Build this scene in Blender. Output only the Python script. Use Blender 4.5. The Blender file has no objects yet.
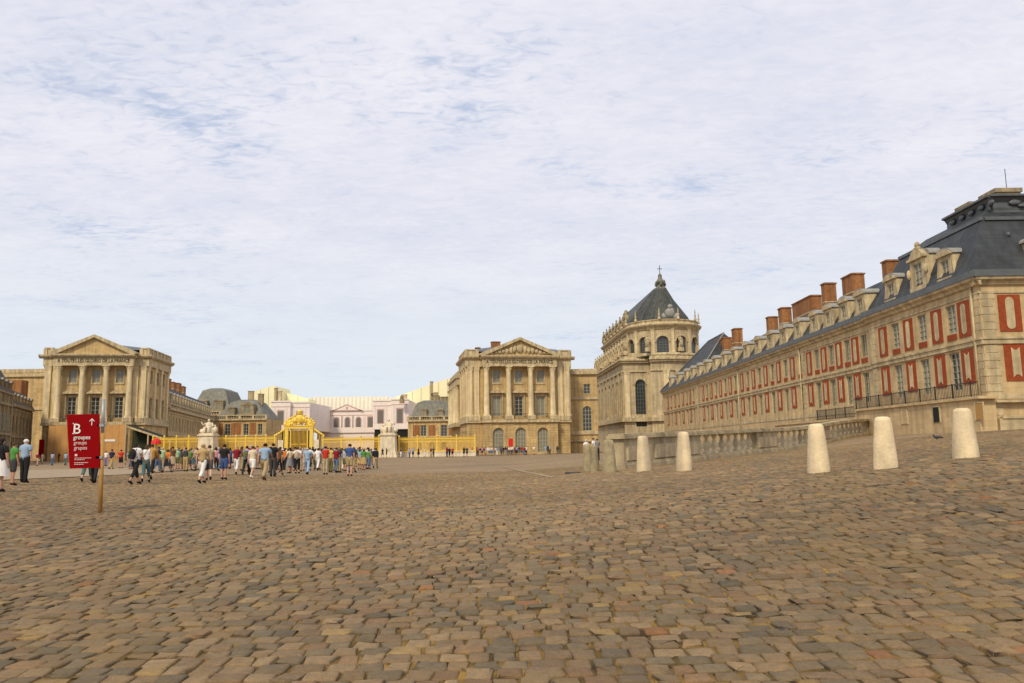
import bpy, math, random
import numpy as np
from mathutils import Vector, Matrix
random.seed(11); rng = np.random.default_rng(5)
C = bpy.context.scene.collection
PI = math.pi
# ------------------------------------------------------------------ camera model (used to measure the place from the photograph)
F = 790.; CX, CY = 512., 341.5
PITCH = math.radians(7.6); ROLL = math.radians(0.8); H = 1.6
_f = Vector((0, math.cos(PITCH), math.sin(PITCH)))
_u0 = Vector((0, -math.sin(PITCH), math.cos(PITCH))); _r0 = Vector((1, 0, 0))
_c, _s = math.cos(ROLL), math.sin(ROLL)
_r = _c*_r0 - _s*_u0; _u = _s*_r0 + _c*_u0
EYE = Vector((0, 0, H))
def ray(px, py): return _f + _r*((px-CX)/F) + _u*((CY-py)/F)
def atY(px, py, Y): d = ray(px, py); return EYE + d*(Y/d.y)
def proj(p):
    d = Vector(p)-EYE; z = d.dot(_f); return CX+F*d.dot(_r)/z, CY-F*d.dot(_u)/z
def yOn(px, X, z):
    lo, hi = 5, 900
    for _ in range(50):
        m = (lo+hi)/2
        if proj((X, m, z))[0] > px: lo = m
        else: hi = m
    return lo
def ss(a, b, x):
    t = np.clip((x-a)/(b-a), 0, 1); return t*t*(3-2*t)
def gz(x, y):
    A = .30*ss(4, 20, y)*(1-ss(22, 62, y)) + .18*ss(-12, -20, x)*(1-ss(60, 120, y))
    sp = (x+np.sqrt(x*x+4))/2
    B = 3.6*(1-np.exp(-sp/34))*ss(2, 17, y)*(1-ss(95, 140, y))*(1-.25*ss(24, 38, y)*(1-ss(16, 28, x)))
    return A+B
def onG(px, py, ymax=400):
    d = ray(px, py); t = 2.
    while t < ymax:
        p = EYE+d*t
        if p.z <= float(gz(p.x, p.y)): break
        t *= 1.004
    return Vector((p.x, p.y, float(gz(p.x, p.y))))

# ------------------------------------------------------------------ materials
MATS = {}
def nodes(m):
    m.use_nodes = True; nt = m.node_tree; return nt, nt.nodes, nt.links, nt.nodes['Principled BSDF']
def mat(name, col, rough=.8, var=.0, vscale=1.5, bump=0., bscale=20., metal=0., col2=None, ashlar=None, spec=.3, streak=0., course=None):
    """plain procedural material; var = brightness variation, col2 = second colour mixed by noise, ashlar=(w,h,mortar) block joints"""
    if name in MATS: return MATS[name]
    m = bpy.data.materials.new(name); MATS[name] = m
    nt, N, L, b = nodes(m)
    b.inputs['Roughness'].default_value = rough; b.inputs['Metallic'].default_value = metal
    b.inputs['Specular IOR Level'].default_value = spec
    b.inputs['Base Color'].default_value = (*col, 1)
    if not (var or col2 or ashlar or bump): return m
    g = N.new('ShaderNodeNewGeometry')
    mix = None
    nz = N.new('ShaderNodeTexNoise'); nz.inputs['Scale'].default_value = vscale; nz.inputs['Detail'].default_value = 7; nz.inputs['Roughness'].default_value = .65
    L.new(g.outputs['Position'], nz.inputs['Vector'])
    ramp = N.new('ShaderNodeValToRGB'); ramp.color_ramp.elements[0].position = .3; ramp.color_ramp.elements[1].position = .7
    c2 = col2 if col2 else tuple(c*(1-var) for c in col)
    ramp.color_ramp.elements[0].color = (*c2, 1); ramp.color_ramp.elements[1].color = (*[min(.9, c*(1+var*.5)) for c in col], 1)
    L.new(nz.outputs['Fac'], ramp.inputs['Fac']); out = ramp.outputs['Color']
    hsrc = None
    if streak:
        mp = N.new('ShaderNodeMapping'); mp.inputs['Scale'].default_value = (1.6, 1.6, .12)
        L.new(g.outputs['Position'], mp.inputs['Vector'])
        n2 = N.new('ShaderNodeTexNoise'); n2.inputs['Scale'].default_value = 1.2; n2.inputs['Detail'].default_value = 6
        L.new(mp.outputs['Vector'], n2.inputs['Vector'])
        r2 = N.new('ShaderNodeValToRGB'); r2.color_ramp.elements[0].position = .35; r2.color_ramp.elements[1].position = .62
        k = 1-streak; r2.color_ramp.elements[0].color = (k*.96, k*.97, k, 1); r2.color_ramp.elements[1].color = (1, 1, 1, 1)
        L.new(n2.outputs['Fac'], r2.inputs['Fac'])
        mx = N.new('ShaderNodeMix'); mx.data_type = 'RGBA'; mx.blend_type = 'MULTIPLY'; mx.inputs['Factor'].default_value = 1
        L.new(out, mx.inputs['A']); L.new(r2.outputs['Color'], mx.inputs['B']); out = mx.outputs['Result']
    if ashlar:
        w, h, dark = ashlar
        sp = N.new('ShaderNodeSeparateXYZ'); L.new(g.outputs['Position'], sp.inputs[0])
        ad = N.new('ShaderNodeMath'); L.new(sp.outputs['X'], ad.inputs[0]); L.new(sp.outputs['Y'], ad.inputs[1])
        cb = N.new('ShaderNodeCombineXYZ'); L.new(ad.outputs[0], cb.inputs['X']); L.new(sp.outputs['Z'], cb.inputs['Y'])
        br = N.new('ShaderNodeTexBrick'); L.new(cb.outputs[0], br.inputs['Vector']); br.inputs['Scale'].default_value = 1
        br.inputs['Brick Width'].default_value = w; br.inputs['Row Height'].default_value = h
        br.inputs['Mortar Size'].default_value = min(w, h)*.035; br.inputs['Mortar Smooth'].default_value = .2
        br.inputs['Color1'].default_value = (1, 1, 1, 1); br.inputs['Color2'].default_value = (.86, .85, .83, 1)
        br.inputs['Mortar'].default_value = (dark, dark, dark, 1)
        mx = N.new('ShaderNodeMix'); mx.data_type = 'RGBA'; mx.blend_type = 'MULTIPLY'; mx.inputs['Factor'].default_value = 1
        L.new(out, mx.inputs['A']); L.new(br.outputs['Color'], mx.inputs['B']); out = mx.outputs['Result']
    L.new(out, b.inputs['Base Color'])
    if bump:
        n3 = N.new('ShaderNodeTexNoise'); n3.inputs['Scale'].default_value = bscale; n3.inputs['Detail'].default_value = 5
        L.new(g.outputs['Position'], n3.inputs['Vector'])
        bp = N.new('ShaderNodeBump'); bp.inputs['Strength'].default_value = bump; bp.inputs['Distance'].default_value = .05
        L.new(n3.outputs['Fac'], bp.inputs['Height']); L.new(bp.outputs['Normal'], b.inputs['Normal'])
    return m

STONE = mat('ochre_stone', (.65, .46, .21), .85, .26, .5, .35, 6, ashlar=(1.3, .42, .80), streak=.26)
STONE_W = mat('wing_stone', (.66, .485, .255), .85, .20, .7, .3, 9, ashlar=(1.1, .36, .80), streak=.22)
STONE_P = mat('pale_trim_stone', (.62, .49, .285), .85, .30, 1.2, .3, 8, streak=.35)
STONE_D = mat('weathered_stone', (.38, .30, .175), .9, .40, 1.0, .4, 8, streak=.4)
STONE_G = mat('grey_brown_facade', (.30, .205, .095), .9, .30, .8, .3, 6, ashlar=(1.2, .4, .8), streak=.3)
CHAPEL = mat('chapel_stone', (.60, .475, .285), .87, .26, .45, .3, 5, ashlar=(1.4, .5, .84), streak=.35)
COLM = mat('column_stone', (.75, .60, .35), .8, .22, .8, .2, 6, streak=.25)
BRICK = mat('red_brick', (.33, .066, .020), .9, .25, 3, .2, 30, ashlar=(.24, .075, .9))
BRICK_O = mat('chimney_brick', (.40, .175, .065), .9, .3, 2.5, .3, 20, ashlar=(.24, .09, .85), streak=.35)
SLATE = mat('slate', (.055, .062, .068), .6, .45, .6, .4, 10, ashlar=(.6, .35, .62), spec=.35, streak=.35)
SLATE_C = mat('chapel_slate', (.07, .075, .062), .6, .4, .5, .3, 8, ashlar=(.7, .4, .85), spec=.4, streak=.4)
SLATE_L = mat('weathered_slate', (.21, .20, .155), .6, .35, .5, .3, 8, ashlar=(.7, .4, .85), spec=.4, streak=.3)
LEAD = mat('lead', (.10, .11, .115), .5, .3, 1.5, .2, 8, spec=.5)
LEADP = mat('pale_lead', (.30, .29, .26), .6, .25, 2, .1, 8)
GLASS = mat('window_glass', (.035, .042, .045), .12, spec=.6)
GLASS_P = mat('curtained_glass', (.24, .235, .18), .18, .25, 1.5, spec=.6)
FRAME = mat('cream_window_frame', (.42, .38, .27), .6)
SHUT = mat('greyed_shutter', (.24, .225, .15), .7, .2, 2)
GOLD = mat('gilding', (.95, .61, .10), .42, .2, 3, metal=.15)
GOLD_S = mat('gilding_worn', (.88, .50, .06), .5, .25, 3, metal=.2)
WRAP = mat('printed_wrap', (.84, .74, .67), .8, .10, .4)
WRAP_L = mat('printed_wrap_lines', (.52, .34, .31), .8)
WRAP_W = mat('printed_wrap_windows', (.16, .15, .135), .6)
TENT = mat('cream_roof_sheeting', (.90, .82, .50), .7, .06, .3)
TENT_W = mat('white_roof_sheeting', (.86, .80, .66), .7, .06, .3)
WOOD = mat('plywood_hoarding', (.54, .29, .10), .7, .18, .8, .1, 10)
CHFRAME = mat('grey_window_lead', (.17, .17, .14), .6)
IRON = mat('wrought_iron', (.03, .03, .03), .6)
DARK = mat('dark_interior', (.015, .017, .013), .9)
MARBLE = mat('white_marble', (.82, .69, .49), .7, .25, 1.5, .3, 6, streak=.2)
BOLL = mat('limestone', (.76, .61, .385), .88, .24, 2.6, .3, 18, streak=.3)
BOLL_G = mat('lichened_limestone', (.44, .36, .21), .9, .35, 4, .5, 22, streak=.35)
RED = mat('sign_red', (.24, .002, .004), .7, spec=.05)
REDB = mat('bright_red', (.6, .02, .015), .6)
WHITE = mat('sign_white', (.82, .78, .72), .5)
POLEW = mat('varnished_wood', (.46, .25, .07), .6, .2, 12)
POLEG = mat('galvanised_steel', (.35, .36, .37), .45, metal=.3)

# ------------------------------------------------------------------ mesh helpers
class MB:
    def __init__(s): s.v = []; s.f = []; s.m = []; s.sm = []
    def add(s, vs, fs, mi=0, smooth=False):
        o = len(s.v); s.v += [tuple(v) for v in vs]; s.f += [tuple(i+o for i in f) for f in fs]
        s.m += [mi]*len(fs); s.sm += [smooth]*len(fs)
    def quad(s, a, b, c, d, mi=0): s.add([a, b, c, d], [(0, 1, 2, 3)], mi)
    def mesh(s, name, mats):
        me = bpy.data.meshes.new(name); me.from_pydata(s.v, [], s.f)
        for m in mats: me.materials.append(m)
        me.polygons.foreach_set('material_index', s.m); me.polygons.foreach_set('use_smooth', s.sm)
        me.update(); return me
class Fr:
    """a wall frame: s to the right as seen from outside, d outwards, z up"""
    def __init__(s, x, y, deg):
        s.x, s.y, s.a = x, y, math.radians(deg); s.c, s.n = math.cos(s.a), math.sin(s.a)
    def p(s, a, d, z): return Vector((s.x+a*s.c+d*s.n, s.y+a*s.n-d*s.c, z))
    def sub(s, a, d, turn): q = s.p(a, d, 0); return Fr(q.x, q.y, math.degrees(s.a)+turn)
def box(mb, fr, a0, a1, d0, d1, z0, z1, mi=0):
    v = [fr.p(a, d, z) for z in (z0, z1) for a, d in ((a0, d1), (a1, d1), (a1, d0), (a0, d0))]
    mb.add(v, [(3, 2, 1, 0), (4, 5, 6, 7), (0, 1, 5, 4), (1, 2, 6, 5), (2, 3, 7, 6), (3, 0, 4, 7)], mi)
def wedge(mb, fr, prof, a0, a1, mi=0):
    """prof: (d,z) polygon extruded along s"""
    n = len(prof); v = [fr.p(a0, d, z) for d, z in prof]+[fr.p(a1, d, z) for d, z in prof]
    mb.add(v, [tuple(range(n)), tuple(range(2*n-1, n-1, -1))]+[(i, n+i, n+(i+1) % n, (i+1) % n) for i in range(n)], mi)
def plate(mb, fr, poly, d0, d1, mi=0):
    """poly: (s,z) polygon extruded outwards"""
    n = len(poly); v = [fr.p(a, d0, z) for a, z in poly]+[fr.p(a, d1, z) for a, z in poly]
    mb.add(v, [tuple(range(n-1, -1, -1)), tuple(range(n, 2*n))]+[(i, (i+1) % n, n+(i+1) % n, n+i) for i in range(n)], mi)
def lathe(mb, x, y, prof, n=16, mi=0, smooth=True, a0=0, a1=2*PI, cap=True, sx=1, sy=1):
    full = abs(a1-a0-2*PI) < 1e-6; k = n if full else n+1
    v = []
    for r, z in prof:
        for i in range(k):
            t = a0+(a1-a0)*i/n; v.append((x+sx*r*math.cos(t), y+sy*r*math.sin(t), z))
    f = []
    for j in range(len(prof)-1):
        for i in range(n):
            b = (i+1) % k if full else i+1
            f.append((j*k+i, j*k+b, (j+1)*k+b, (j+1)*k+i))
    mb.add(v, f, mi, smooth)
    if cap and full:
        for j in (0, len(prof)-1):
            if prof[j][0] > 1e-4: mb.add(v[j*k:(j+1)*k], [tuple(range(k)) if j else tuple(range(k-1, -1, -1))], mi)
def tube(mb, pts, r, n=6, mi=0, r2=None):
    pts = [Vector(p) for p in pts]; rings = []
    for i, p in enumerate(pts):
        t = (pts[min(i+1, len(pts)-1)]-pts[max(i-1, 0)]).normalized()
        a = t.cross(Vector((0, 0, 1)) if abs(t.z) < .9 else Vector((1, 0, 0))).normalized(); b = t.cross(a)
        rr = r if r2 is None else r+(r2-r)*i/(len(pts)-1)
        rings += [p+a*rr*math.cos(2*PI*k/n)+b*rr*math.sin(2*PI*k/n) for k in range(n)]
    f = [(i*n+k, i*n+(k+1) % n, (i+1)*n+(k+1) % n, (i+1)*n+k) for i in range(len(pts)-1) for k in range(n)]
    f += [tuple(range(n-1, -1, -1)), tuple(range((len(pts)-1)*n, len(pts)*n))]
    mb.add(rings, f, mi, True)
def blob(mb, c, rx, ry, rz, mi=0, n=8, jit=0.):
    v = []; m = n//2+1
    for j in range(m+1):
        ph = PI*j/m
        for i in range(n):
            t = 2*PI*i/n; k = 1+random.uniform(-jit, jit)
            v.append((c[0]+rx*k*math.sin(ph)*math.cos(t), c[1]+ry*k*math.sin(ph)*math.sin(t), c[2]+rz*k*math.cos(ph)))
    f = [(j*n+i, (j+1)*n+i, (j+1)*n+(i+1) % n, j*n+(i+1) % n) for j in range(m) for i in range(n)]
    mb.add(v, f, mi, True)
def arcpts(a0, a1, z, r, n=10):
    c = (a0+a1)/2; return [(c-r*math.cos(PI*i/n), z+r*math.sin(PI*i/n)) for i in range(n+1)]
def wall(mb, fr, a0, a1, z0, z1, holes=(), th=.45, d=0., mi=0, back=False):
    """front sheet with real openings and their reveals. hole: (a0,a1,z0,z1,arched)"""
    A = sorted({a0, a1, *[h[0] for h in holes], *[h[1] for h in holes]}); Z = sorted({z0, z1, *[h[2] for h in holes], *[h[3] for h in holes]})
    for i in range(len(A)-1):
        for j in range(len(Z)-1):
            ca, cz = (A[i]+A[i+1])/2, (Z[j]+Z[j+1])/2
            if any(h[0] < ca < h[1] and h[2] < cz < h[3] for h in holes): continue
            mb.quad(fr.p(A[i], d, Z[j]), fr.p(A[i+1], d, Z[j]), fr.p(A[i+1], d, Z[j+1]), fr.p(A[i], d, Z[j+1]), mi)
    for h in holes:
        b0, b1, y0, y1 = h[:4]; arch = len(h) > 4 and h[4]
        path = [(b0, y0)]
        if arch:
            r = (b1-b0)/2; arc = arcpts(b0, b1, y1-r, r, 12); path += arc+[(b1, y0)]
            half = len(arc)//2
            mb.add([fr.p(a, d, z) for a, z in [(b0, y1)]+arc[:half+1][::-1]], [tuple(range(half+2))], mi)
            mb.add([fr.p(a, d, z) for a, z in [(b1, y1)]+arc[half:][::-1]], [tuple(range(len(arc)-half+1))], mi)
        else: path += [(b0, y1), (b1, y1), (b1, y0)]
        n = len(path)
        v = [fr.p(a, d, z) for a, z in path]+[fr.p(a, d-th, z) for a, z in path]
        mb.add(v, [(i, n+i, n+(i+1) % n, (i+1) % n) for i in range(n)], mi)
def link(name, me, parent=None, loc=(0, 0, 0), rz=0.):
    o = bpy.data.objects.new(name, me); C.objects.link(o); o.parent = parent; o.location = loc; o.rotation_euler = (0, 0, rz); return o
def tag(o, label, cat, group=None):
    o['label'] = label; o['category'] = cat
    if group: o['group'] = group
    return o
def thing(name, label, cat, loc=(0, 0, 0), group=None):
    o = bpy.data.objects.new(name, None); C.objects.link(o); o.location = loc; o.empty_display_size = .3; return tag(o, label, cat, group)
def part(name, mb, mats, root):
    """mb in world coordinates -> part mesh under root"""
    L0 = root.location; mb.v = [(x-L0.x, y-L0.y, z-L0.z) for x, y, z in mb.v]
    return link(name, mb.mesh(name, mats if isinstance(mats, list) else [mats]), root)
def solo(name, mb, mats, label, cat, loc, group=None):
    loc = Vector(loc); mb.v = [(x-loc.x, y-loc.y, z-loc.z) for x, y, z in mb.v]
    return tag(link(name, mb.mesh(name, mats if isinstance(mats, list) else [mats]), None, loc), label, cat, group)
def place(name, me, root, fr, a, d, z, sub=None):
    """a shared mesh placed on a wall frame; sub = [(name, mesh)]"""
    p = fr.p(a, d, z)-root.location; o = link(name, me, root, p, fr.a)
    for n, m2 in (sub or []): link(n, m2, o)
    return o
def struct(name, mb, mats):
    o = link(name, mb.mesh(name, mats if isinstance(mats, list) else [mats])); o['kind'] = 'structure'; return o
L0 = Fr(0, 0, 0)
_win = {}
def window_me(w, h, arch=False, nx=2, nz=4, glass=None, frame=None, bar=.05, shut=False):
    k = (round(w, 2), round(h, 2), arch, nx, nz, glass and glass.name, frame and frame.name, shut)
    if k in _win: return _win[k]
    fm = MB(); pm = MB(); e = bar*1.6; hw = w/2
    if arch:
        out = [(-hw, 0)]+arcpts(-hw, hw, h-hw, hw, 12)+[(hw, 0)]
        plate(pm, L0, out, -.05, -.03)
        inn = [(-hw+e, e)]+arcpts(-hw+e, hw-e, h-hw, hw-e, 12)+[(hw-e, e)]
        n = len(out)
        for i in range(n):
            j = (i+1) % n
            fm.quad(L0.p(*[out[i][0], .04, out[i][1]]), L0.p(out[j][0], .04, out[j][1]), L0.p(inn[j][0], .04, inn[j][1]), L0.p(inn[i][0], .04, inn[i][1]))
            fm.quad(L0.p(inn[i][0], .04, inn[i][1]), L0.p(inn[j][0], .04, inn[j][1]), L0.p(inn[j][0], -.03, inn[j][1]), L0.p(inn[i][0], -.03, inn[i][1]))
        ht = h-hw
        for i in range(1, nx): a = -hw+w*i/nx; box(fm, L0, a-bar/2, a+bar/2, -.03, .035, e, h-hw+math.sqrt(max(.01, hw*hw-a*a))-e)
        for j in range(1, nz+1): z = ht*j/nz; box(fm, L0, -hw+e, hw-e, -.03, .03 if j < nz else .045, z-bar/2, z+bar/2)
    else:
        box(pm, L0, -hw, hw, -.05, -.03, 0, h)
        for a0, a1, z0, z1 in ((-hw, -hw+e, 0, h), (hw-e, hw, 0, h), (-hw+e, hw-e, 0, e), (-hw+e, hw-e, h-e, h)): box(fm, L0, a0, a1, -.03, .04, z0, z1)
        for i in range(1, nx): a = -hw+w*i/nx; q = bar if i*2 == nx else bar/2; box(fm, L0, a-q/2-.01, a+q/2+.01, -.03, .035, e, h-e)
        for j in range(1, nz): z = h*j/nz; box(fm, L0, -hw+e, hw-e, -.03, .03, z-bar/3, z+bar/3)
        if shut: box(fm, L0, -hw+e, -hw+e+w*.2, -.02, .06, e, h-e, 1); box(fm, L0, hw-e-w*.2, hw-e, -.02, .06, e, h-e, 1)
    r = (fm.mesh('window', [frame or FRAME, SHUT]), pm.mesh('pane', [glass or GLASS])); _win[k] = r; return r
def put_window(root, fr, a, z, w, h, arch=False, nx=2, nz=4, rec=.3, d=0., glass=None, frame=None, label=None, bar=.05, shut=False, name='window'):
    f, p = window_me(w, h, arch, nx, nz, glass, frame, bar, shut)
    o = place(name, f, root, fr, a, d-rec, z, [('pane', p)])
    if label: o['label'] = label
    return o
def text_mesh(s, size, ext, mats, align='CENTER', width=None, shear=0):
    cu = bpy.data.curves.new('lettering', 'FONT'); cu.body = s; cu.size = size; cu.extrude = ext; cu.align_x = align; cu.resolution_u = 3; cu.shear = shear
    o = bpy.data.objects.new('lettering', cu); C.objects.link(o)
    dg = bpy.context.evaluated_depsgraph_get(); me = bpy.data.meshes.new_from_object(o.evaluated_get(dg))
    bpy.data.objects.remove(o); bpy.data.curves.remove(cu)
    co = np.empty(len(me.vertices)*3); me.vertices.foreach_get('co', co); co = co.reshape(-1, 3)
    if width: k = width/(co[:, 0].max()-co[:, 0].min()); co[:, 0] *= k
    co = np.stack([co[:, 0], -co[:, 2], co[:, 1]], 1); me.vertices.foreach_set('co', co.ravel())
    me.materials.clear(); me.materials.append(mats); me.update(); return me

#==SECTION GROUND==
# ------------------------------------------------------------------ world, sun, camera
sc = bpy.context.scene
w = bpy.data.worlds.new('World'); sc.world = w; w.use_nodes = True
N, L = w.node_tree.nodes, w.node_tree.links; N.clear()
SUN_EL, SUN_AZ = 44, 203   # the sun stands behind the camera, to its left
sky = N.new('ShaderNodeTexSky'); sky.sky_type = 'NISHITA'; sky.sun_disc = False
sky.sun_elevation = math.radians(SUN_EL); sky.sun_rotation = math.radians(SUN_AZ); sky.altitude = 100; sky.dust_density = 2.0
tc = N.new('ShaderNodeTexCoord'); sp = N.new('ShaderNodeSeparateXYZ'); L.new(tc.outputs['Generated'], sp.inputs[0])
zz = N.new('ShaderNodeMath'); zz.operation = 'MAXIMUM'; zz.inputs[1].default_value = .015; L.new(sp.outputs['Z'], zz.inputs[0])
za = N.new('ShaderNodeMath'); za.operation = 'ADD'; za.inputs[1].default_value = .10; L.new(zz.outputs[0], za.inputs[0])
dx = N.new('ShaderNodeMath'); dx.operation = 'DIVIDE'; L.new(sp.outputs['X'], dx.inputs[0]); L.new(za.outputs[0], dx.inputs[1])
dy = N.new('ShaderNodeMath'); dy.operation = 'DIVIDE'; L.new(sp.outputs['Y'], dy.inputs[0]); L.new(za.outputs[0], dy.inputs[1])
cb = N.new('ShaderNodeCombineXYZ'); L.new(dx.outputs[0], cb.inputs[0]); L.new(dy.outputs[0], cb.inputs[1])
def noise(scale, det, rough, vec, dist=0.):
    n = N.new('ShaderNodeTexNoise'); n.inputs['Scale'].default_value = scale; n.inputs['Detail'].default_value = det
    n.inputs['Roughness'].default_value = rough; n.inputs['Distortion'].default_value = dist; L.new(vec, n.inputs['Vector']); return n.outputs['Fac']
def mapped(rot, scl):
    m = N.new('ShaderNodeMapping'); m.inputs['Rotation'].default_value = (0, 0, math.radians(rot)); m.inputs['Scale'].default_value = scl
    L.new(cb.outputs[0], m.inputs['Vector']); return m.outputs['Vector']
def ramp(fac, p0, p1):
    r = N.new('ShaderNodeMapRange'); r.inputs['From Min'].default_value = p0; r.inputs['From Max'].default_value = p1; r.interpolation_type = 'SMOOTHSTEP'; L.new(fac, r.inputs['Value']); return r.outputs['Result']
def mathn(op, a, b):
    m = N.new('ShaderNodeMath'); m.operation = op
    for i, q in enumerate((a, b)):
        if isinstance(q, (int, float)): m.inputs[i].default_value = q
        else: L.new(q, m.inputs[i])
    return m.outputs[0]
broad = noise(.8, 4, .5, mapped(20, (1, 1.3, 1)), .2)
mid = noise(3.4, 7, .62, mapped(-15, (1, 1.2, 1)), .2)
rip = noise(26, 3, .55, mapped(35, (.7, 1.3, 1)), .9)
body = mathn('ADD', mathn('MULTIPLY', broad, .62), mathn('MULTIPLY', mid, .38))
body = mathn('ADD', body, mathn('MULTIPLY', mathn('SUBTRACT', rip, .5), .30))
cover = ramp(body, .21, .51)
cloud = N.new('ShaderNodeValToRGB'); cloud.color_ramp.elements[0].position = .36; cloud.color_ramp.elements[1].position = .64
cloud.color_ramp.elements[0].color = (.575, .60, .705, 1); cloud.color_ramp.elements[1].color = (.74, .735, .79, 1)
tone = noise(1.1, 5, .55, mapped(50, (1, 1.6, 1)), .2)
L.new(mathn('ADD', mathn('MULTIPLY', tone, .42), mathn('ADD', mathn('MULTIPLY', mid, .34), mathn('MULTIPLY', rip, .24))), cloud.inputs['Fac'])
# towards the horizon the cloud sheet pales to a bluish white
lowf = ramp(sp.outputs['Z'], .0, .33)
mh = N.new('ShaderNodeMix'); mh.data_type = 'RGBA'; L.new(lowf, mh.inputs['Factor']); mh.inputs['A'].default_value = (.64, .70, .755, 1); L.new(cloud.outputs['Color'], mh.inputs['B'])
sc10 = N.new('ShaderNodeMix'); sc10.data_type = 'RGBA'; sc10.blend_type = 'MULTIPLY'; sc10.inputs['Factor'].default_value = 1
L.new(mh.outputs['Result'], sc10.inputs['A']); sc10.inputs['B'].default_value = (10, 10, 10, 1)
mx = N.new('ShaderNodeMix'); mx.data_type = 'RGBA'; L.new(ramp(cover, 0, 1), mx.inputs['Factor'])
blue = N.new('ShaderNodeMix'); blue.data_type = 'RGBA'; blue.inputs['Factor'].default_value = .65; L.new(sky.outputs['Color'], blue.inputs['A']); blue.inputs['B'].default_value = (4.9, 5.8, 7.6, 1)
L.new(blue.outputs['Result'], mx.inputs['A']); L.new(sc10.outputs['Result'], mx.inputs['B'])
bg = N.new('ShaderNodeBackground'); bg.inputs['Strength'].default_value = .086; L.new(mx.outputs['Result'], bg.inputs['Color'])
wo = N.new('ShaderNodeOutputWorld'); L.new(bg.outputs[0], wo.inputs['Surface'])
sun = bpy.data.lights.new('sun', 'SUN'); sun.energy = 2.0; sun.angle = math.radians(10); sun.color = (1, .88, .66)
so = bpy.data.objects.new('sun', sun); C.objects.link(so)
az = math.radians(SUN_AZ); el = math.radians(SUN_EL)
sd = Vector((math.sin(az)*math.cos(el), math.cos(az)*math.cos(el), math.sin(el)))
so.rotation_euler = sd.to_track_quat('Z', 'Y').to_euler(); so.location = (0, -20, 60)
cam = bpy.data.cameras.new('camera'); co = bpy.data.objects.new('camera', cam); C.objects.link(co)
cam.sensor_width = 36; cam.lens = F/1024*36; cam.clip_end = 6000; cam.clip_start = .1
M = Matrix((( _r.x, _u.x, -_f.x, 0), (_r.y, _u.y, -_f.y, 0), (_r.z, _u.z, -_f.z, H), (0, 0, 0, 1))); co.matrix_world = M
sc.camera = co
sc.view_settings.view_transform = 'Standard'; sc.view_settings.look = 'None'; sc.view_settings.exposure = .46; sc.view_settings.gamma = 1
sc.render.engine = 'CYCLES'; sc.cycles.max_bounces = 5; sc.cycles.use_denoising = True

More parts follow.
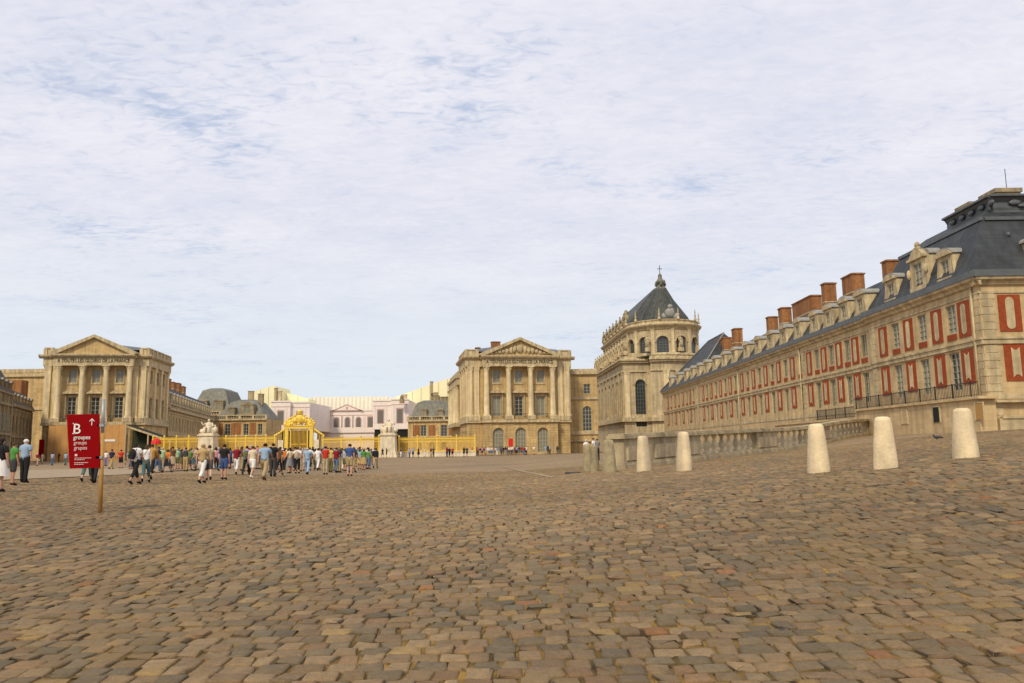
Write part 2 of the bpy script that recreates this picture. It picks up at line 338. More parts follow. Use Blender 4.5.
# ------------------------------------------------------------------ ground
def sheet(name, xs, ys, zoff, m):
    X, Y = np.meshgrid(xs, ys); Z = gz(X, Y)+zoff
    me = bpy.data.meshes.new(name); nx, ny = len(xs), len(ys)
    v = np.stack([X, Y, Z], -1).reshape(-1, 3); i = np.arange(nx*ny).reshape(ny, nx)
    f = np.stack([i[:-1, :-1], i[:-1, 1:], i[1:, 1:], i[1:, :-1]], -1).reshape(-1, 4)
    me.from_pydata(v.tolist(), [], f.tolist()); me.materials.append(m); me.shade_smooth(); o = link(name, me); o['kind'] = 'structure'; return o
def ground_mat():
    m = bpy.data.materials.new('setts_ground'); nt, N, L, b = nodes(m); b.inputs['Roughness'].default_value = .9; b.inputs['Specular IOR Level'].default_value = .15
    g = N.new('ShaderNodeNewGeometry')
    nz = N.new('ShaderNodeTexNoise'); nz.inputs['Scale'].default_value = 3; nz.inputs['Detail'].default_value = 2; L.new(g.outputs['Position'], nz.inputs['Vector'])
    off = N.new('ShaderNodeVectorMath'); off.operation = 'MULTIPLY_ADD'; L.new(nz.outputs['Color'], off.inputs[0]); off.inputs[1].default_value = (.08, .08, 0); L.new(g.outputs['Position'], off.inputs[2])
    br = N.new('ShaderNodeTexBrick'); L.new(off.outputs[0], br.inputs['Vector']); br.inputs['Scale'].default_value = 1
    br.inputs['Brick Width'].default_value = .24; br.inputs['Row Height'].default_value = .22; br.inputs['Mortar Size'].default_value = .016; br.inputs['Mortar Smooth'].default_value = .4
    br.inputs['Color1'].default_value = (.345, .255, .165, 1); br.inputs['Color2'].default_value = (.275, .208, .132, 1); br.inputs['Mortar'].default_value = (.17, .125, .075, 1)
    big = N.new('ShaderNodeTexNoise'); big.inputs['Scale'].default_value = .12; big.inputs['Detail'].default_value = 6; L.new(g.outputs['Position'], big.inputs['Vector'])
    r = N.new('ShaderNodeValToRGB'); r.color_ramp.elements[0].position = .32; r.color_ramp.elements[1].position = .68
    r.color_ramp.elements[0].color = (.80, .80, .80, 1); r.color_ramp.elements[1].color = (1.12, 1.08, 1.0, 1); L.new(big.outputs['Fac'], r.inputs['Fac'])
    md = N.new('ShaderNodeTexNoise'); md.inputs['Scale'].default_value = 2.2; md.inputs['Detail'].default_value = 5; L.new(g.outputs['Position'], md.inputs['Vector'])
    r2 = N.new('ShaderNodeValToRGB'); r2.color_ramp.elements[0].position = .3; r2.color_ramp.elements[1].position = .7
    r2.color_ramp.elements[0].color = (.78, .78, .80, 1); r2.color_ramp.elements[1].color = (1.15, 1.1, 1.0, 1); L.new(md.outputs['Fac'], r2.inputs['Fac'])
    a = N.new('ShaderNodeMix'); a.data_type = 'RGBA'; a.blend_type = 'MULTIPLY'; a.inputs['Factor'].default_value = 1; L.new(br.outputs['Color'], a.inputs['A']); L.new(r.outputs['Color'], a.inputs['B'])
    c = N.new('ShaderNodeMix'); c.data_type = 'RGBA'; c.blend_type = 'MULTIPLY'; c.inputs['Factor'].default_value = 1; L.new(a.outputs['Result'], c.inputs['A']); L.new(r2.outputs['Color'], c.inputs['B'])
    # earth and moss in the joints where the near setts are laid
    sp = N.new('ShaderNodeSeparateXYZ'); L.new(g.outputs['Position'], sp.inputs[0])
    near = N.new('ShaderNodeMath'); near.operation = 'LESS_THAN'; near.inputs[1].default_value = 47.5; L.new(sp.outputs['Y'], near.inputs[0])
    soil = N.new('ShaderNodeValToRGB'); soil.color_ramp.elements[0].position = .38; soil.color_ramp.elements[1].position = .66
    soil.color_ramp.elements[0].color = (.045, .030, .013, 1); soil.color_ramp.elements[1].color = (.30, .18, .045, 1)
    mn = N.new('ShaderNodeTexNoise'); mn.inputs['Scale'].default_value = 1.6; mn.inputs['Detail'].default_value = 8; L.new(g.outputs['Position'], mn.inputs['Vector']); L.new(mn.outputs['Fac'], soil.inputs['Fac'])
    d = N.new('ShaderNodeMix'); d.data_type = 'RGBA'; L.new(near.outputs[0], d.inputs['Factor']); L.new(c.outputs['Result'], d.inputs['A']); L.new(soil.outputs['Color'], d.inputs['B'])
    L.new(d.outputs['Result'], b.inputs['Base Color'])
    bp = N.new('ShaderNodeBump'); bp.inputs['Strength'].default_value = .6; bp.inputs['Distance'].default_value = .02; bp.invert = True
    L.new(br.outputs['Fac'], bp.inputs['Height']); L.new(bp.outputs['Normal'], b.inputs['Normal'])
    return m
def graded(a, b, k, far):
    q = [a]
    while q[-1] < b: q.append(q[-1]+k)
    st = k
    while q[-1] < far: st *= 1.35; q.append(q[-1]+st)
    return q
xp = graded(0, 60, 1.2, 3200); xs = sorted({-x for x in xp} | set(xp)); ys = sorted({-y for y in graded(0, 10, 2, 900)} | set(graded(0, 150, 1.2, 3600)))
sheet('ground', np.array(xs), np.array(ys), 0, ground_mat())

def cobbles():
    """every sett between the camera and 48 m is a small dressed block of its own shape"""
    cen = []; y = 2.6
    while y < 48:
        pitch = rng.uniform(.178, .222); half = .70*y+4.5; x = -half+rng.uniform(0, .2); wv = rng.uniform(-1, 1)
        while x < half:
            wd = rng.choice([rng.uniform(.16, .215), rng.uniform(.19, .265)])
            if not (y > 32 and abs(x+wd/2-4.2-(y+pitch/2-32.2)*.724) < .6 and y < 58): cen.append((x+wd/2, y+pitch/2, wd, pitch))
            x += wd
        y += pitch
    c = np.array(cen); n = len(c)
    near = c[:, 1] < 17
    m = bpy.data.materials.new('sett_stone'); nt, N, L, b = nodes(m); b.inputs['Roughness'].default_value = .78; b.inputs['Specular IOR Level'].default_value = .25
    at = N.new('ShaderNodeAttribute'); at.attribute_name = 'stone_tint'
    g = N.new('ShaderNodeNewGeometry')
    nz = N.new('ShaderNodeTexNoise'); nz.inputs['Scale'].default_value = 14; nz.inputs['Detail'].default_value = 8; nz.inputs['Roughness'].default_value = .7; L.new(g.outputs['Position'], nz.inputs['Vector'])
    r = N.new('ShaderNodeValToRGB'); r.color_ramp.elements[0].position = .3; r.color_ramp.elements[1].position = .72
    r.color_ramp.elements[0].color = (.55, .56, .56, 1); r.color_ramp.elements[1].color = (1.30, 1.24, 1.12, 1); sk_ = N.new('ShaderNodeTexNoise'); sk_.inputs['Scale'].default_value = 70; sk_.inputs['Detail'].default_value = 3; L.new(g.outputs['Position'], sk_.inputs['Vector'])
    mm = N.new('ShaderNodeMix'); mm.inputs['Factor'].default_value = .38; L.new(nz.outputs['Fac'], mm.inputs['A']); L.new(sk_.outputs['Fac'], mm.inputs['B']); L.new(mm.outputs['Result'], r.inputs['Fac'])
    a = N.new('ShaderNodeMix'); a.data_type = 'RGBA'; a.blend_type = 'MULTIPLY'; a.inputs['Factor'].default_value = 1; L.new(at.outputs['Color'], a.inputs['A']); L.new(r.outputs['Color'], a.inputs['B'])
    big = N.new('ShaderNodeTexNoise'); big.inputs['Scale'].default_value = .35; big.inputs['Detail'].default_value = 7; L.new(g.outputs['Position'], big.inputs['Vector'])
    r3 = N.new('ShaderNodeValToRGB'); r3.color_ramp.elements[0].position = .52; r3.color_ramp.elements[1].position = .72; r3.color_ramp.elements[0].color = (0, 0, 0, 1); r3.color_ramp.elements[1].color = (.36, .36, .36, 1); L.new(big.outputs['Fac'], r3.inputs['Fac'])
    ms = N.new('ShaderNodeMix'); ms.data_type = 'RGBA'; L.new(r3.outputs['Color'], ms.inputs['Factor']); L.new(a.outputs['Result'], ms.inputs['A']); ms.inputs['B'].default_value = (.22, .14, .045, 1)
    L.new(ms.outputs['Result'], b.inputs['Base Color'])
    bp = N.new('ShaderNodeBump'); bp.inputs['Strength'].default_value = .7; bp.inputs['Distance'].default_value = .012; L.new(mm.outputs['Result'], bp.inputs['Height']); L.new(bp.outputs['Normal'], b.inputs['Normal'])
    pal = np.array([(.270, .183, .096), (.295, .205, .112), (.240, .165, .090), (.200, .152, .090), (.172, .136, .084), (.222, .163, .094), (.265, .165, .085), (.31, .150, .065), (.320, .215, .092)])
    pr = np.array([.21, .14, .19, .11, .06, .17, .075, .005, .04])
    V = []; Fq = []; Fn = []; T = []; off = 0
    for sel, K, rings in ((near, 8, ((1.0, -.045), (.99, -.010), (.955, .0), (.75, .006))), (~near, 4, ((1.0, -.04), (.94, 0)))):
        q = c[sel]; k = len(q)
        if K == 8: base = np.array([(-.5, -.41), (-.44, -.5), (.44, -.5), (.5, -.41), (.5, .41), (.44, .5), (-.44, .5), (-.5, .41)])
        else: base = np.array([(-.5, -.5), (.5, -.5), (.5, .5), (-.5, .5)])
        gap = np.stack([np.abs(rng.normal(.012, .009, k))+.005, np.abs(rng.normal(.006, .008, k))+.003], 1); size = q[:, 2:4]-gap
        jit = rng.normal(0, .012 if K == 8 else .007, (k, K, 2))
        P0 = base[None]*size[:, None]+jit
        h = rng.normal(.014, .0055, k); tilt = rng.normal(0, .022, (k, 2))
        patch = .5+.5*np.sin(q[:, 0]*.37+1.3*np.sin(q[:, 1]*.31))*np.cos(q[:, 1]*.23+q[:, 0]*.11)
        col = pal[rng.choice(len(pal), k, p=pr)]*rng.uniform(.80, 1.16, (k, 1))*(.80+.24*patch)[:, None]*(.88+.30*ss(8, 27, q[:, 1]))[:, None]  # paler with distance: grazing view and vignetting painted into the stone tint
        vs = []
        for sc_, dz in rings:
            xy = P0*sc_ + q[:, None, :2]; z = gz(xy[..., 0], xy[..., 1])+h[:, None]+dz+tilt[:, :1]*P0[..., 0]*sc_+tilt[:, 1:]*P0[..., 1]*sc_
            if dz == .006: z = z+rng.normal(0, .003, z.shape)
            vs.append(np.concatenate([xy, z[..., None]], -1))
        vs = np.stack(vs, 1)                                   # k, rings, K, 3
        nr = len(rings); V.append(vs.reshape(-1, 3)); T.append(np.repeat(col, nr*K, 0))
        idx = off+np.arange(k*nr*K).reshape(k, nr, K)
        for rr in range(nr-1):
            a_ = idx[:, rr]; b_ = idx[:, rr+1]
            Fq.append(np.stack([a_, np.roll(a_, -1, 1), np.roll(b_, -1, 1), b_], -1).reshape(-1, 4))
        top = idx[:, -1]
        if K == 4: Fq.append(top)
        else: Fn.append(top)
        off += k*nr*K
    V = np.concatenate(V); T = np.concatenate(T); Fq = np.concatenate(Fq); Fn = np.concatenate(Fn)
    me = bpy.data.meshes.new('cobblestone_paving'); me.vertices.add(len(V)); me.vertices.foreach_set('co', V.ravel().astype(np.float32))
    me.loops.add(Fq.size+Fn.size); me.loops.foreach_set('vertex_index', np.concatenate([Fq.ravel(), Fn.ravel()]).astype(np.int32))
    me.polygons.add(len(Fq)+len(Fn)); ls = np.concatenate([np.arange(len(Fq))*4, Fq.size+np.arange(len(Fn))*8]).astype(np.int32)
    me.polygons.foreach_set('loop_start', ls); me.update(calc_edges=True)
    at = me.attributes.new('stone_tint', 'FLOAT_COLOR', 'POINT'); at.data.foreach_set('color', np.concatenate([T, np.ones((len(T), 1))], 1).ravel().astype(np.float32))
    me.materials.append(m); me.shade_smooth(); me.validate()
    o = link('cobblestone_paving', me); o['kind'] = 'structure'
cobbles()
def strip(name, low, up, m, zo, n=40):
    """a strip of paving following the ground between two pixel polylines, measured on the ground"""
    def res(pl, t):
        t *= len(pl)-1; i = min(int(t), len(pl)-2); q = t-i; return (pl[i][0]*(1-q)+pl[i+1][0]*q, pl[i][1]*(1-q)+pl[i+1][1]*q)
    mb = MB(); rows = 5; v = []
    for i in range(n+1):
        a = onG(*res(low, i/n)); b = onG(*res(up, i/n))
        for j in range(rows):
            p = a.lerp(b, j/(rows-1)); v.append((p.x, p.y, float(gz(p.x, p.y))+zo))
    mb.add(v, [(i*rows+j, (i+1)*rows+j, (i+1)*rows+j+1, i*rows+j+1) for i in range(n) for j in range(rows-1)], 0, True)
    return struct(name, mb, m)
PATHM = mat('pale_gravel', (.33, .25, .16), .95, .16, 1.2, .2, 30)
strip('path', [(-140, 489), (0, 481), (130, 475), (240, 466)], [(-140, 476), (0, 471), (130, 468.5), (240, 463.5)], PATHM, .045)
strip('kerb', [(502, 467.2), (522, 472.2), (552, 478.8)], [(503, 466.5), (524, 471.2), (555, 477.8)], mat('kerb_stone', (.31, .235, .14), .9, .4, 3, .2, 20), .03)
# ------------------------------------------------------------------ right ministers' wing (brick panels, dormers, chimneys)
XW = 31.8
def dormer_me(w, h, depth, stone=None, grand=False):
    """front at the origin facing -y, base z 0: body, window frame, pane, roof"""
    st = MB(); rf = MB(); hw = w/2; ow = w*.26
    wall(st, L0, -hw, hw, 0, h*.86, [(-ow, ow, h*.16, h*.70)], .15)
    box(st, L0, -hw-.01, -hw+.02, -depth, 0, 0, h*.86); box(st, L0, hw-.02, hw+.01, -depth, 0, 0, h*.86)
    wedge(st, L0, [(.02, 0), (.14, 0), (.14, h*.14), (.02, h*.14)], -hw, hw)
    # side scrolls
    for sg in (-1, 1):
        plate(st, L0, [(sg*hw, 0), (sg*(hw+.22), 0), (sg*(hw+.16), h*.3), (sg*hw, h*.62)], -.25, .0)
    if grand:
        plate(st, L0, [(-hw-.15, h*.80), (hw+.15, h*.80), (hw+.15, h*.86), (-hw-.15, h*.86)], -.1, .18)
        plate(st, L0, [(-hw*.9, h*.86), (hw*.9, h*.86), (hw*.55, h*1.0), (0, h*1.10), (-hw*.55, h*1.0)], -.3, .12)
        blob(st, (0, .1, h*1.16), .22, .2, .26); blob(st, (-.26, .05, h*1.05), .22, .2, .2); blob(st, (.26, .05, h*1.05), .22, .2, .2)
        for sg in (-1, 1): blob(st, (sg*(hw+.1), -.05, h*.5), .16, .2, .4)
    else:
        a = arcpts(-hw-.12, hw+.12, h*.84, hw+.12, 10); a = [(x, h*.84+(z-h*.84)*.42) for x, z in a]
        plate(st, L0, a, -.05, .16)
    a = arcpts(-hw-.14, hw+.14, h*.86, hw+.14, 10); a = [(x, h*.87+(z-h*.86)*.48) for x, z in a]
    plate(rf, L0, a, -depth, .10 if not grand else -.31)
    f, p = window_me(ow*2, h*.54, False, 2, 3, GLASS_P)
    return st.mesh('dormer', [stone or STONE_P]), rf.mesh('dormer_roof', [LEADP]), f, p, h*.16
def put_dormer(root, fr, a, d, z, dm):
    o = place('dormer', dm[0], root, fr, a, d, z, [('dormer_roof', dm[1])])
    f = link('window', dm[2], o, (0, .12, dm[4])); link('pane', dm[3], o, (0, .12, dm[4])); return o
def panel_me(w, h, kind, n=8):
    """raised brick panel with a pale stone tablet inset in the middle"""
    mb = MB(); hw = w/2; iw = w*.19
    box(mb, L0, -hw, hw, 0, .05, 0, h, 0)
    if kind == 'lozenge':
        pts = [(-iw, h*.22)]+[(iw*math.cos(PI+PI*i/n), h*.17+iw*1.0*math.sin(PI+PI*i/n)+.02) for i in range(n+1)]+[(iw, h*.22), (iw, h*.78)]+[(iw*math.cos(PI*i/n), h*.83-.02+iw*math.sin(PI*i/n)) for i in range(n+1)]+[(-iw, h*.78)]
    else:
        pts = [(-iw, h*.10), (-iw*.3, h*.17), (iw*.3, h*.17), (iw, h*.10), (iw, h*.9), (iw*.3, h*.83), (-iw*.3, h*.83), (-iw, h*.9)]
    plate(mb, L0, pts, .05, .085, 1)
    return mb.mesh('brick_panel', [BRICK, STONE_P])
def chimney(root, fr, a0, a1, d0, d1, z0, z1, m=None, parent=None):
    mb = MB(); box(mb, fr, a0, a1, d0, d1, z0, z1, 0)
    for zc, e, mi in ((z1-.02, .10, 0), (z1-(z1-z0)*.42, .03, 1)): box(mb, fr, a0-e, a1+e, d0-e, d1+e, zc-.09, zc+.05, mi)
    box(mb, fr, a0+.12, a1-.12, d0+.12, d1-.12, z1+.03, z1+.10, 2)
    return part('chimney', mb, [m or BRICK_O, STONE_P, DARK], root)
def mansard(mb, fr, a0, a1, d0, d1, z0, z1, z2, ins, mi=0, mi2=0, hipins=None, top=None):
    """lower steep slope from the eave rectangle to the break at z1, shallow upper slope to z2"""
    hi = ins if hipins is None else hipins
    A = [(a0, d1), (a1, d1), (a1, d0), (a0, d0)]; B = [(a0+hi, d1-ins), (a1-hi, d1-ins), (a1-hi, d0+ins), (a0+hi, d0+ins)]
    k = top if top is not None else (d1-d0)/2-ins-.02
    T = [(a0+hi+k, d1-ins-k), (a1-hi-k, d1-ins-k), (a1-hi-k, d0+ins+k), (a0+hi+k, d0+ins+k)]
    v = [fr.p(a, d, z0) for a, d in A]+[fr.p(a, d, z1) for a, d in B]+[fr.p(a, d, z2) for a, d in T]
    mb.add(v, [(i, (i+1) % 4, 4+(i+1) % 4, 4+i) for i in range(4)], mi); mb.add(v, [(4+i, 4+(i+1) % 4, 8+(i+1) % 4, 8+i) for i in range(4)]+[(8, 9, 10, 11)], mi2)
def wing_right():
    root = thing('palace_wing', 'long three storey wing of ochre stone with red brick panels, slate mansard and brick chimneys', 'palace wing', (XW+6, 110, 0))
    YF, YS, YE = 167., 52.4, 68.8
    fr = Fr(XW, YF, -90)                       # s = YF - Y, facing the court (-X)
    S = lambda y: YF-y
    wy = [56.0, 60.07, 64.29, 69.29+1.0, 73.67, 77.69, 82.05, 86.9, 91.68, 96.41, 101.44, 106.6, 112.6, 117.99, 123.51, 129.31, 144.33-5.2, 144.33, 151.36, 158.7]
    wy[3] = 70.9; wy[4] = 74.5; wy[5] = 78.3
    py = [54.35, 57.93, 62.16, 66.48, 72.7, 76.4, 80.15, 84.2, 89.3, 94.05, 98.9, 104.0, 109.3, 115.3, 120.75, 126.4, 131.9, 141.7, 147.77, 154.75, 162.21]
    # the pavilion front stands .35 m proud of the wing
    pf = Fr(XW-.3, YF, -90)
    zb = -1.0
    up = (9.19, 11.23); lo = (5.1, 7.8); W2 = .62
    wm = MB(); hp = []; hw_ = []
    for y in wy:
        h = [(S(y)-W2, S(y)+W2, up[0], up[1]), (S(y)-W2, S(y)+W2, lo[0], lo[1])]
        (hp if y < YE else hw_).extend(h)
    for y in (54.6, 59.5, 64.4): hp.append((S(y)-.4, S(y)+.4, 3.2, 4.15))
    wall(wm, pf, S(YE), S(YS), zb, 12.3, hp, .35)
    wall(wm, fr, 0, S(YE), zb, 12.3, hw_, .35)
    box(wm, pf, S(YE)-.01, S(YE), -.3, 0, zb, 12.3)
    # south end of the pavilion, facing the square
    sf = Fr(XW-.3, YS, 0); SW = 13.6
    sh = [(a-.62, a+.62, z0, z1) for a in (4.3, 6.9, 9.5) for z0, z1 in (up, lo)]
    wall(wm, sf, 0, SW, zb, 12.3, sh, .35)
    box(wm, sf, SW-.4, SW, -114.6, -.01, zb, 12.28); box(wm, sf, .3, SW-.4, -114.6, -114.2, zb, 12.28)
    part('wall', wm, STONE_W, root)
    tr = MB()
    # belts, cornice, quoins, plinth
    for f_, a0, a1 in ((pf, S(YE)-.1, S(YS)+.1), (fr, 0, S(YE)-.1), (sf, -.1, SW+.1)):
        box(tr, f_, a0, a1, .0, .12, 7.98, 8.42); box(tr, f_, a0, a1, .12, .2, 8.30, 8.44)
        box(tr, f_, a0, a1, .0, .07, 11.42, 11.56); box(tr, f_, a0, a1, 0, .05, 4.30, 4.62)
    for f_, a0, a1 in ((pf, S(YE)-.1, S(YS)), (fr, 0, S(YE)-.1), (sf, 0, SW)):
        wedge(tr, f_, [(0, 11.95), (.16, 12.0), (.22, 12.2), (.46, 12.32), (.5, 12.5), (0, 12.5)], a0-(.4 if f_ is not fr else 0), a1+(.4 if f_ is not fr else 0))
    for f_, a in ((pf, S(YS)-.55), (pf, S(YE)+.45), (sf, .5), (fr, S(86)), (fr, S(110.2)), (fr, S(134.8)), (fr, .5)):
        z = 2.2
        while z < 11.3:
            e = .5 if int(z/.52) % 2 else .38
            if not 7.9 < z+.2 < 8.5: box(tr, f_, a-e, a+e, 0, .045, z, z+.49)
            z += .52
    for a in (2.2, 6.9): box(tr, sf, a-1.6, a+1.6, .05, .4, 3.0, 3.15)
    box(tr, sf, .4, SW, 0, .32, -.5, 3.0); box(tr, sf, .3, SW, .0, .42, 4.06, 4.2)
    part('stone_trim', tr, STONE_P, root)
    # red brick panels
    p1 = panel_me(1.46, 2.5, 'lozenge'); p2 = panel_me(1.46, 2.4, 'tablet'); r1 = MB(); box(r1, L0, -.6, .6, 0, .06, 0, .42); r1 = r1.mesh('brick_apron', [BRICK])
    for y in py:
        f_ = pf if y < YE else fr
        place('brick_panel', p1, root, f_, S(y), 0, 8.74); place('brick_panel', p2, root, f_, S(y), 0, 5.47)
    p3 = panel_me(1.5, 2.5, 'lozenge'); p4 = panel_me(1.5, 2.5, 'tablet')
    for a in (1.95, 5.6, 8.2, 11.8): place('brick_panel', p3, root, sf, a, 0, 8.8); place('brick_panel', p4, root, sf, a+.1, 0, 5.48)
    for y in wy: place('brick_apron', r1, root, pf if y < YE else fr, S(y), 0, 8.70)
    for a in (4.3, 6.9, 9.5): place('brick_apron', r1, root, sf, a, 0, 8.70)
    for i, y in enumerate(wy):
        f_ = pf if y < YE else fr; g1 = GLASS_P if i % 3 else GLASS
        put_window(root, f_, S(y), up[0], 1.24, 2.04, nx=2, nz=5, rec=.16, glass=GLASS_P, shut=i > 2)
        put_window(root, f_, S(y), lo[0], 1.24, 2.7, nx=2, nz=6, rec=.16, glass=g1, shut=i > 2)
    for a in (4.3, 6.9, 9.5):
        put_window(root, sf, a, up[0], 1.24, 2.04, nx=2, nz=5, rec=.16, glass=GLASS_P); put_window(root, sf, a, lo[0], 1.24, 2.7, nx=2, nz=6, rec=.16)
    for y in (54.6, 59.5, 64.4): put_window(root, pf, S(y), 3.2, .8, .95, nx=2, nz=2, rec=.2, glass=GLASS if y > 55 else GLASS_P)
    # gutter
    g = MB()
    for f_, a0, a1 in ((pf, S(YE)-.5, S(YS)-.0), (fr, -.3, S(YE)-.503), (sf, -.55, SW+.5)): box(g, f_, a0, a1, -.15 if f_ is not sf else .01, .56, 12.503, 12.95)
    part('gutter', g, LEAD, root)
    # downpipes
    for f_, a in ((pf, S(YS)-.72), (fr, S(86)-.7), (fr, S(110.2)-.7), (fr, S(134.8)-.7)):
        d = MB(); tube(d, [f_.p(a, .12, 3.0 if f_ is pf else 1), f_.p(a, .12, 12.4)], .075, 8); part('downpipe', d, STONE_P, root)
    # pavilion roof
    rf = MB(); mansard(rf, pf, S(67.5), S(YS)+.35, -13.6, .35, 12.95, 17.0, 18.2, 1.9, top=1.5)
    pr = part('roof', rf, SLATE, root)
    tr = MB()
    a0, a1 = S(67.5)+1.9, S(YS)+.35-1.9
    for f_, b0, b1, dd in ((pf, a0-.12, a1+.12, -1.55), ): box(tr, f_, b0, b1, dd-.1, dd+.14, 16.9, 17.14)
    box(tr, sf, 1.75, SW-1.7, -1.62, -1.38, 16.9, 17.14)
    part('roof_flashing', tr, LEAD, root)
    cr = MB(); A0, A1 = S(60.5), S(54.9)
    prof = [(0, 17.9), (.05, 18.1), (.02, 18.5), (.2, 18.8), (.42, 18.86), (.42, 19.0), (0, 19.0)]
    cf = Fr(XW+2.7, YF, -90); csf = Fr(XW+2.7, 54.9, 0)
    box(cr, cf, A0, A1, -8.6, 0, 17.2, 18.95); wedge(cr, cf, prof, A0-.2, A1+.2); wedge(cr, csf, prof, -.2, 8.8)
    for a in (1.6, 3.0, 4.3, 5.6, 7.0):
        blob(cr, csf.p(a, .15, 18.45), .5, .12, .22, jit=.1); blob(cr, csf.p(a+.5, .15, 18.2), .35, .1, .14, jit=.1)
    for i in range(5): blob(cr, cf.p(A0+.8+i*1.25, .15, 18.42), .12, .4, .22, jit=.1)
    part('roof_crown', cr, LEAD, root)
    for px, w_, q in ((965, 1.5, 59.3), (993, 1.6, 56.0)):
        mb = MB(); c = Fr(XW+4.2, YF, -90); box(mb, c, S(q)-w_, S(q)+w_*.2, -1.2, .6, 18.9, 19.75 if q > 57 else 19.7); box(mb, c, S(q)-w_-.1, S(q)+w_*.2+.1, -1.3, .7, 19.55 if q > 57 else 19.5, 19.85 if q > 57 else 19.8)
        part('chimney', mb, STONE_D, root)['label'] = 'low brown chimney on the roof crown'
    an = MB(); tube(an, [(XW+5.6, 57.5, 18.9), (XW+5.6, 57.5, 21.9)], .025, 5); part('antenna', an, IRON, root)
    lg = MB(); blob(lg, sf.p(2.95, -1.0, 15.7), .16, .3, .2); part('roof_vent', lg, LEAD, root)
    # wing roof with break and low ridge
    rw = MB(); wedge(rw, fr, [(.2, 12.9), (-2.0, 16.1), (-5.5, 17.2), (-9, 16.1), (-13.3, 12.9)], S(134.8), S(66.6))
    part('roof', rw, SLATE, root)
    # far pavilion with a taller hipped roof
    rh = MB(); v = [fr.p(-.3, .4, 12.9), fr.p(S(134.4), .4, 12.9), fr.p(S(134.4), -13.4, 12.9), fr.p(-.3, -13.4, 12.9), fr.p(14.5, -6.4, 21.4), fr.p(S(141), -6.4, 21.4)]
    rh.add(v, [(0, 1, 5, 4), (1, 2, 5), (2, 3, 4, 5), (3, 0, 4)]); part('roof', rh, SLATE, root)
    hp_ = MB(); tube(hp_, [v[0]+Vector((0, 0, .1)), v[4]+Vector((0, 0, .1)), v[5]+Vector((0, 0, .1)), v[1]+Vector((0, 0, .1))], .11, 5); tube(hp_, [v[4]+Vector((0, 0, .1)), v[3]], .11, 5)
    part('roof_flashing', hp_, LEADP, root)
    # dormers
    dm = dormer_me(1.9, 2.25, 2.2); dg = dormer_me(2.3, 3.2, 2.2, grand=True)
    for y in wy+[134.3]:
        f_ = pf if y < YE-3 else fr
        if abs(y-60.07) < .1: put_dormer(root, pf, S(59.7), .15, 12.95, dg)['label'] = 'larger carved stone dormer with a finial'
        else: put_dormer(root, f_, S(y), .12, 12.95, dm)
    for a in (4.5, 9.3): put_dormer(root, sf, a, .12, 12.95, dm)
    # chimneys standing on the ridge
    for p0, p1_, zt, z0 in ((766.4, 778, 19.75, 15), (778.5, 792, 20.1, 15), (792.5, 822, 19.75, 15), (821.8, 834, 20.35, 15), (842.3, 865, 19.85, 15), (882, 897, 19.4, 15), (732, 743, 20.7, 15), (716, 732, 20.1, 15)):
        yf = yOn(p0, XW+5.3, 18.5); yn = yOn(p1_, XW+6.7, 18.5)
        if yf-yn < 1.0: yn = yf-1.0
        chimney(root, fr, S(yf), S(yn), -6.7, -5.3, z0, zt)
    # iron balcony railing along the terrace in front of the pavilion
    sl = MB(); y0, y1 = 52.6, 92.; f2 = pf; D = 1.3
    box(sl, f2, S(70), S(51.2), .06, D+.08, 4.28, 4.46); box(sl, f2, S(70), S(51.6), .06, D-.1, .5, 4.28)
    box(sl, f2, S(92), S(70)-.01, .35, D+.08, 3.60, 3.78); box(sl, f2, S(92), S(70)-.02, .35, D-.1, .5, 3.6)
    for q_, m_ in ((905, 0), (937, 1), (980, 2)):
        y = yOn(q_, XW-1.5, 3.5); box(sl, f2, S(y)-.42, S(y)+.42, D-.1, D-.04, 2.95, 4.0, m_)
        for e_ in (-.5, .42): box(sl, f2, S(y)+e_, S(y)+e_+.08, D-.1, D-.02, 2.9, 4.08, 3)
        box(sl, f2, S(y)-.42, S(y)+.42, D-.1, D-.02, 4.0, 4.08, 3)
    part('terrace', sl, [STONE_W, DARK, POLEW, STONE_P], root)
    rl = MB()
    for a0, a1, z in ((S(70), S(51.3), 4.46), (S(79), S(70.2), 3.78)):
        box(rl, f2, a0, a1, D-.02, D+.03, z+.92, z+.97); box(rl, f2, a0, a1, D-.01, D+.02, z+.08, z+.11)
        a = a0+.05
        while a < a1: box(rl, f2, a-.012, a+.012, D-.01, D+.015, z, z+.93); a += .19
        a = a0+.3
        while a < a1: box(rl, f2, a-.03, a+.03, D-.03, D+.04, z, z+1.02); a += 2.2
    part('railing', rl, IRON, root)
    # front return of the railing to the wall
    rr = MB(); ef = Fr(XW-.3-D, YF-S(51.25), 0)
    return root
wing_right()

